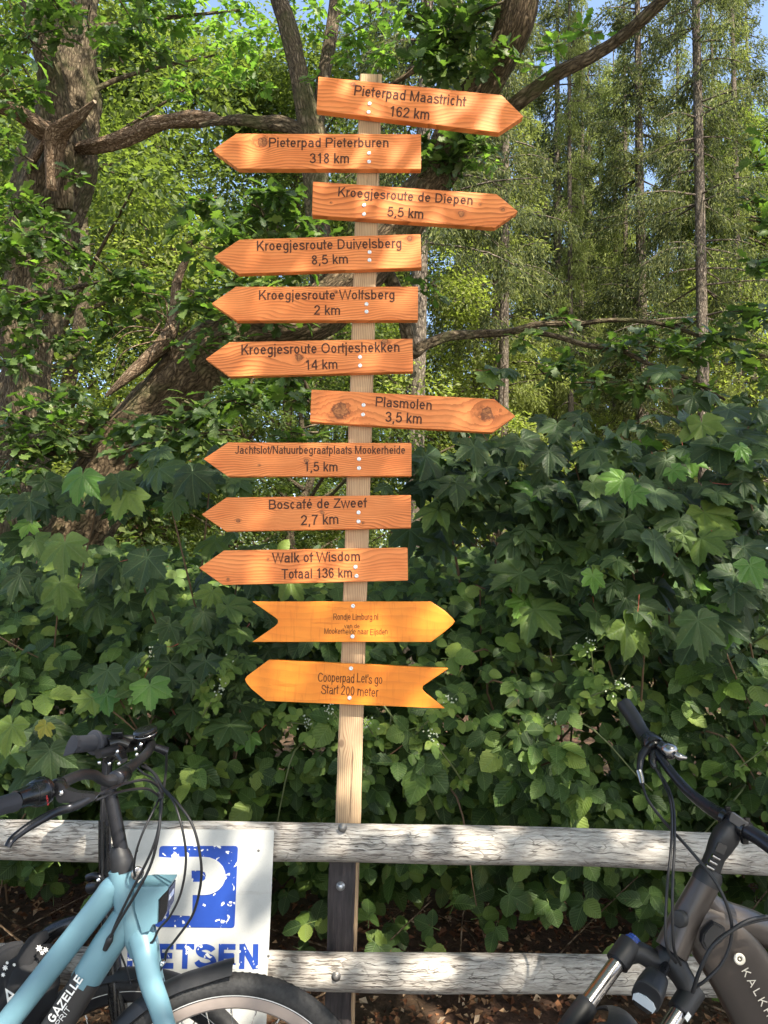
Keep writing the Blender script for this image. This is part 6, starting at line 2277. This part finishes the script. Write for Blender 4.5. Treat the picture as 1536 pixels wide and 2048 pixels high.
# unseen crown added to the leaning oak, shading the fence and parking place
n = 43000
cx_, cy_ = rng.uniform(-5.5, 8.5, 420), rng.uniform(-6.0, 5.0, 420)
ii = rng.integers(0, 420, n)
x = cx_[ii] + rng.normal(0, .42, n)
y = cy_[ii] + rng.normal(0, .42, n)
cz = rng.uniform(0, 2.0, 420)
z = np.maximum(4.3, 3.35 + 1.02 * np.clip(y, -1, 9)) + cz[ii] + np.abs(rng.normal(0, .25, n)) + .12 * np.abs(x) * (y > 0)
kp = y < 4.6
pos = np.column_stack([x, y, z])[kp]
n = len(pos)
N = np.column_stack([rng.normal(0, .4, n), rng.normal(0, .4, n), np.ones(n)])
V, T_, U = scatter([strip_leaf([(0, .01), (.3, .17), (.62, .33), (.85, .2), (1, .01)], .2, .15)], pos, frames(N, rnd_dir(n)), rng.uniform(.10, .16, n))
o = G().add(V, T_, U).build('crown', M['oak'], oakB)
o['kind'] = 'stuff'
for k in range(10):  # out-of-view limbs added to carry the shading crown
    a = P(1080, -260, 3.7) if k % 2 else P(500, -200, 5.2)
    b_ = np.array([rng.uniform(-4.5, 7), rng.uniform(-4.5, 2.0), 6.0])
    g = G()
    tube(g, [a, (a + b_) / 2 + [0, 0, .8], b_], [.07, .05, .02], 10, 6, rough=.1)
    g.build('branch', M['bark'], oakB)


# ------------------------------------------------------------------ forest behind
def broadleaf(seed, H, Rc, n, lsz, low=.12):
    r = np.random.default_rng(seed)
    g = G()
    pts = [(0, 0, -.3)]
    for k in range(1, 7):
        pts.append((r.normal(0, .12) * k * .5, r.normal(0, .12) * k * .5, H * k / 7))
    tube(g, pts, [.16, .14, .12, .10, .08, .05, .02], 12, 5, rough=.12)
    cl = []
    for k in range(26):
        t = r.uniform(low, 1)
        a = r.uniform(0, 6.28)
        rr = Rc * math.sin(math.pi * min(1, t * .8 + .15)) ** .6 * r.uniform(.35, 1)
        c = np.array([math.cos(a) * rr, math.sin(a) * rr, H * t])
        cl.append((c, r.uniform(.45, .95) * Rc * .42))
        tz = max(.2, H * t - rr * .6)
        tube(g, [(0, 0, tz), (c[0] * .5, c[1] * .5, (tz + c[2]) / 2 + .1), c], [.05, .03, .01], 7, 3, cap=False, rough=.1)
    trunk = (np.concatenate(g.V), np.concatenate(g.T), np.concatenate(g.UV))
    ii = r.integers(0, len(cl), n)
    c = np.array([q[0] for q in cl])[ii]
    rad = np.array([q[1] for q in cl])[ii]
    d = nrm(r.normal(size=(n, 3)))
    pos = c + d * (rad * r.uniform(.2, 1, n) ** .5)[:, None] * [1, 1, .62]
    N = nrm(r.normal(0, .45, (n, 3)) + [0, 0, .8] + d * .4)
    T = nrm(d + r.normal(0, .5, (n, 3)) + [0, 0, -.3])
    V, T_, U = scatter(PBL, pos, frames(N, T), r.uniform(.7, 1.3, n) * lsz)
    return trunk, (V, T_, U)


def spruce(seed, H=20, z0=3.0, zt=17.0, Rb=2.6, n_lv=58, lsz=.115):
    zt = H * .97
    r = np.random.default_rng(seed)
    g = G()
    tube(g, [(0, 0, -.3), (r.normal(0, .03), r.normal(0, .03), H * .3), (r.normal(0, .06), r.normal(0, .06), H * .65), (0, 0, H)], [.155, .125, .08, .01], 14, 8, rough=.07, rough_along=.5)
    trunk = (np.concatenate(g.V), np.concatenate(g.T), np.concatenate(g.UV))
    gb = G()
    PP, NN, TT, SS = [], [], [], []
    for L in range(n_lv):
        z = z0 + (zt - z0) * (L / n_lv) + r.normal(0, .1)
        bl = Rb * (1 - (z / (H * 1.12)) ** 1.4) * r.uniform(.6, 1.05)
        nb = r.integers(3, 5)
        for k in range(nb):
            a = r.uniform(0, 6.28)
            Lb = bl * r.uniform(.55, 1.1)
            dz = -Lb * r.uniform(.05, .35)
            dirv = np.array([math.cos(a), math.sin(a), 0])
            sidev = np.array([-dirv[1], dirv[0], 0])
            end = np.array([0, 0, z]) + dirv * Lb + [0, 0, dz]
            mid = np.array([0, 0, z]) + dirv * Lb * .55 + [0, 0, dz * .25]
            tube(gb, [(0, 0, z), mid, end], [.022, .014, .004], 5, 3, cap=False)
            if r.uniform() < .25 and z < 7:
                continue                                  # bare dead branch low on the trunk
            m = int(26 * Lb) + 6
            t = r.uniform(.22, 1.02, m) ** .8
            base = np.array([0, 0, z]) + dirv * (t * Lb)[:, None] + np.outer(t ** 2 * dz, [0, 0, 1])
            sp = r.uniform(-1, 1, m) * (.06 + .24 * (1 - t))
            tw = base + sidev * sp[:, None] - np.outer(np.abs(sp) * .35, [0, 0, 1])
            # hanging sprays: 4 blades per twig
            for q in range(7):
                p_ = tw + r.normal(0, .06, (m, 3)) - np.outer(np.full(m, .035 * q), [0, 0, 1]) + sidev * (np.sign(sp) * .02 * q)[:, None]
                PP.append(p_)
                TT.append(nrm(dirv * .35 + sidev * np.sign(sp)[:, None] * .35 + np.array([0, 0, -.8]) + r.normal(0, .3, (m, 3))))
                NN.append(nrm(r.normal(0, .6, (m, 3)) + dirv * .3 + [0, 0, .6]))
                SS.append(r.uniform(.6, 1.25, m) * lsz)
    pos, N, T, s = map(np.concatenate, (PP, NN, TT, SS))
    bl_ = PBL[0][0] * [.5, 1, 1]
    V, T_, U = scatter([(bl_, PBL[0][1], PBL[0][2])], pos, frames(N, T), s)
    return trunk, (np.concatenate(gb.V), np.concatenate(gb.T), np.concatenate(gb.UV)), (V, T_, U)


def tree_obj(name, meshes, loc, rz, sc_, label, cat, group):
    o = root(name, loc, label, cat, group)
    o.rotation_euler = (0, 0, rz)
    o.scale = sc_ if hasattr(sc_, '__len__') else (sc_,) * 3
    for nm, me, kind in meshes:
        c = bpy.data.objects.new(nm, me)
        link(c, o)
        if kind:
            c['kind'] = kind
    return o


def onground(x, Y):
    p = P(x, 1184, Y)
    return (p[0], Y, 0.0)


SP = []
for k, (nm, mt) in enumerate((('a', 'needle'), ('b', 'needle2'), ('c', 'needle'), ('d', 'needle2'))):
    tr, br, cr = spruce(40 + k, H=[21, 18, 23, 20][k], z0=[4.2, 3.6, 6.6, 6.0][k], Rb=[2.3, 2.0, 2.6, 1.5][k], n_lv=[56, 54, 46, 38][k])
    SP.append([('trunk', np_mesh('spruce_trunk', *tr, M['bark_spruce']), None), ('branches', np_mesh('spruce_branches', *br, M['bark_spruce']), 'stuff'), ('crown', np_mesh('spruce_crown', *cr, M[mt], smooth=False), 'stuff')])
sp_list = [  # px at eye level, distance, variant, scale, what singles it out
    (1411, 12.5, 2, (.72, .72, 1.0), 'spruce with the pale sunlit trunk standing clear at the right'),
    (1284, 15.5, 0, .95, 'spruce with a thin brown trunk left of the pale sunlit one'),
    (1232, 21, 1, 1.0, 'yellowish spruce between the two thin trunks right of centre'),
    (1176, 23, 0, 1.0, 'distant spruce whose slim pale trunk rises over the brambles'),
    (1110, 17, 0, .9, 'dark spruce right of the twin trunks'),
    (1086, 24, 1, 1.0, 'light spruce behind the dark one right of the twin trunks'),
    (1003, 12.5, 2, (.65, .65, .95), 'right one of the twin spruce trunks beside the arrow tips'),
    (984, 14, 1, .9, 'left one of the twin spruce trunks beside the arrow tips'),
    (824, 10.0, 2, (.8, .8, 1.0), 'spruce with brown flaking trunk directly behind the signpost'),
    (1340, 26, 1, 1.1, 'far light spruce seen left of the pale trunk'),
    (1052, 30, 0, 1.2, 'farthest spruce seen over the arrow tips'),
    (905, 19, 1, 1.0, 'light spruce whose foliage shows right of the middle boards'),
    (1520, 21, 0, 1.0, 'dark spruce whose boughs hang at the right edge'),
    (1680, 17, 2, .9, 'spruce just outside the right edge with dark boughs reaching in'),
    (1455, 24, 1, 1.1, 'light spruce right of the pale sunlit trunk, farther back'),
    (735, 22, 0, 1.1, 'dark spruce behind the top of the signpost'),
    (640, 26, 2, 1.0, 'spruce showing between the forked stems left of the post top'),
    (1200, 33, 2, 1.2, 'tall distant spruce above the right middle of the wood'),
    (1390, 36, 0, 1.3, 'tall far spruce behind the pale sunlit trunk'),
    (1580, 30, 1, 1.2, 'far light spruce at the right edge'),
    (945, 14.5, 3, (.5, .5, 1), 'slim bare trunk left of the twin spruces'),
    (1035, 19, 3, (.7, .7, 1), 'slim pale trunk right of the twin spruces'),
    (1140, 15, 3, (.45, .45, .95), 'very slim pale trunk in the middle of the right half'),
    (1162, 20, 3, (.6, .6, 1.05), 'slim pale trunk beside the very slim one in the middle of the right half'),
    (1255, 18, 3, (.6, .6, 1), 'slim brown trunk left of the thin brown spruce'),
    (1372, 17, 3, (.5, .5, 1), 'slim pole-like trunk just left of the pale sunlit spruce'),
    (1442, 18, 3, (.6, .6, 1), 'slim pole-like trunk just right of the pale sunlit spruce'),
    (1490, 15, 3, (.6, .6, .95), 'slim trunk near the right edge of the wood')]
for (x, Y, v, sc_, lab) in sp_list:
    tree_obj('spruce_tree', SP[v], onground(x, Y), rng.uniform(0, 6.28), sc_, lab, 'spruce', 'spruces of the wood behind the hedge')

BL = []
for k, (H, Rc, n, ls, mt) in enumerate(((9, 3.0, 15000, .105, 'far_leaf'), (7, 2.3, 13000, .085, 'far_leaf2'), (15, 4.0, 44000, .105, 'far_leaf'))):
    tr, cr = broadleaf(60 + k, H, Rc, n, ls)
    BL.append([('trunk', np_mesh('tree_trunk', *tr, M['bark']), None), ('crown', np_mesh('tree_crown', *cr, M[mt], smooth=False), 'stuff')])
BL.append([BL[1][0], ('crown', BL[0][1][1].copy(), 'stuff')])
BL[3][1][1].materials[0] = M['far_leaf2']
bl_list = [
    (60, 10.5, 0, 1.1, 'dark leafy tree behind the big oak at the left edge'),
    (330, 11.5, 1, 1.05, 'yellow-green leafy tree between the big oak and the second board'),
    (560, 14, 2, .85, 'leafy tree behind the forked stems'),
    (200, 15, 2, .95, 'broad dark tree behind the leaning trunk'),
    (-150, 13, 2, .9, 'leafy tree outside the left edge'),
    (400, 19, 4, .74, 'sunlit tall tree under the blue gap in the leaves'),
    (60, 18, 2, 1.1, 'tall tree far behind the big oak'),
    (290, 22, 4, 1.25, 'tallest sunlit tree seen between the big oak and the second board'),
    (700, 17, 2, .9, 'leafy tree behind the middle of the signpost'),
    (-60, 22, 2, 1.2, 'tall tree far out at the left edge'),
    (890, 13.5, 1, .8, 'bright tree beside the right ends of the middle boards'),
    (990, 15.5, 3, .75, 'young leafy tree behind the foot of the twin spruces'),
    (1110, 13.5, 1, .62, 'yellow-green young tree under the long oak branch'),
    (1200, 19, 1, .9, 'yellow-green young tree in the middle of the right half'),
    (1340, 20.0, 3, .75, 'small tree left of the pale spruce trunk'),
    (1500, 15.5, 3, .9, 'yellow sunlit tree right of the pale spruce trunk'),
    (1050, 21, 0, .75, 'leafy tree in the gap between twin spruces and the thin trunk'),
    (800, 12, 3, .75, 'light tree peeping out left of the middle boards'),
    (600, 9.5, 0, .6, 'low leafy tree behind the middle left boards'),
    (480, 9.5, 0, .5, 'low leafy tree left of the sixth board'),
    (240, 10, 3, .5, 'light low tree seen under the leaning trunk'),
    (1650, 16, 2, .9, 'leafy tree outside the right edge')]
BL.append([BL[2][0], ('crown', BL[2][1][1].copy(), 'stuff')])
BL[4][1][1].materials[0] = M['far_leaf2']
for (x, Y, v, sc_, lab) in bl_list:
    tree_obj('broadleaf_tree', BL[v], onground(x, Y), rng.uniform(0, 6.28), sc_, lab, 'tree', 'leafy trees of the wood behind the hedge')
# wood edge far behind, closing the horizon
far = ['far left beyond the house', 'left beyond the house', 'behind the house', 'right of the house', 'behind the leaning trunk', 'behind the left arrow tips', 'behind the signpost', 'behind the right board ends', 'behind the twin trunks', 'behind the thin trunks', 'behind the middle right', 'behind the pale trunk', 'behind the right edge', 'beyond the right edge']
for k, w_ in enumerate(far):
    X = -34 + k * 5.2
    Y = 34 + (k * 7) % 12
    tree_obj('broadleaf_tree', BL[(2, 0, 3)[k % 3]], (X, Y, 0), k * 1.3, (1.5, 1.5, .95) if X < 3 else 1.5, 'distant hazy tree of the wood edge, ' + w_, 'tree', 'distant trees closing the wood')

# low green undergrowth on the floor of the wood
n = 36000
y = 4.3 + rng.uniform(0, 1, n) ** 1.6 * 30
x = rng.uniform(-1, 1, n) * (3.5 + y * .75) + .6
h = (.35 + .45 * (np.sin(x * 1.1 + 2 * np.sin(y * .7)) * .5 + .5)) * rng.uniform(0, 1, n) ** .7
h *= np.clip(1.3 - np.abs(y - 8) / 30, .6, 1.2) * np.where(y < 9, 1.9, 1.5)
z = ground_z(x, y) + h
N = np.column_stack([rng.normal(0, .5, n), -.4 + rng.normal(0, .4, n), .8 + rng.normal(0, .3, n)])
V, T_, U = scatter(PBL, np.column_stack([x, y, z]), frames(N, rnd_dir(n)), rng.uniform(.05, .09, n) * (1 + y / 22))
o = G().add(V, T_, U).build('undergrowth', M['far_leaf'], None, smooth=False)
tag(o, 'low green undergrowth covering the floor of the wood behind the hedge', 'undergrowth', kind='stuff')

# ------------------------------------------------------------------ house
hp_ = P(150, 1100, 22)
hx, hy = hp_[0], 22.0
hs = root('house', (hx, hy, 0), 'white house with orange tiled roof glimpsed through the leaves at the left', 'house')
g = G()
wx, wy, wh = 3.2, 2.6, 3.0
V = [(-wx, -wy, 0), (wx, -wy, 0), (wx, -wy, wh), (-wx, -wy, wh), (-wx, wy, 0), (wx, wy, 0), (wx, wy, wh), (-wx, wy, wh), (-wx, 0, wh + 2.2), (wx, 0, wh + 2.2)]
V = [(a + hx, b_ + hy, c) for a, b_, c in V]
T = [(0, 1, 2), (0, 2, 3), (5, 4, 7), (5, 7, 6), (1, 5, 6), (1, 6, 2), (4, 0, 3), (4, 3, 7), (3, 8, 7), (2, 6, 9)]
g.add(V, T)
g.build('wall', M['wall'], hs, smooth=False)
for s_ in (-1, 1):
    g = G()
    e0 = np.array([hx - wx - .4, hy + s_ * (wy + .5), wh - .30])
    e1 = np.array([hx + wx + .4, hy + s_ * (wy + .5), wh - .30])
    r0 = np.array([hx - wx - .4, hy, wh + 2.35])
    r1 = np.array([hx + wx + .4, hy, wh + 2.35])
    for k in range(14):
        a, b_ = k / 14, (k + 1) / 14
        p = [e0 + (r0 - e0) * a, e1 + (r1 - e1) * a, e1 + (r1 - e1) * b_, e0 + (r0 - e0) * b_]
        box_c = np.mean(p, 0) + [0, 0, .03]
        box(g, box_c, (p[1] - p[0]) / 2, (p[3] - p[0]) / 2 * 1.08, np.array([0, -s_ * .0, .03]))
    g.build('roof', M['roof'], hs, smooth=False)
for wx_ in (-1.8, 0, 1.8):
    g = G()
    box(g, (hx + wx_, hy - wy - .02, 1.6), (.45, 0, 0), (0, .05, 0), (0, 0, .6))
    wdw = g.build('window', M['wall'], hs, smooth=False)
    g = G()
    box(g, (hx + wx_, hy - wy - .075, 1.6), (.39, 0, 0), (0, .01, 0), (0, 0, .54))
    g.build('pane', M['glass'], wdw, smooth=False)
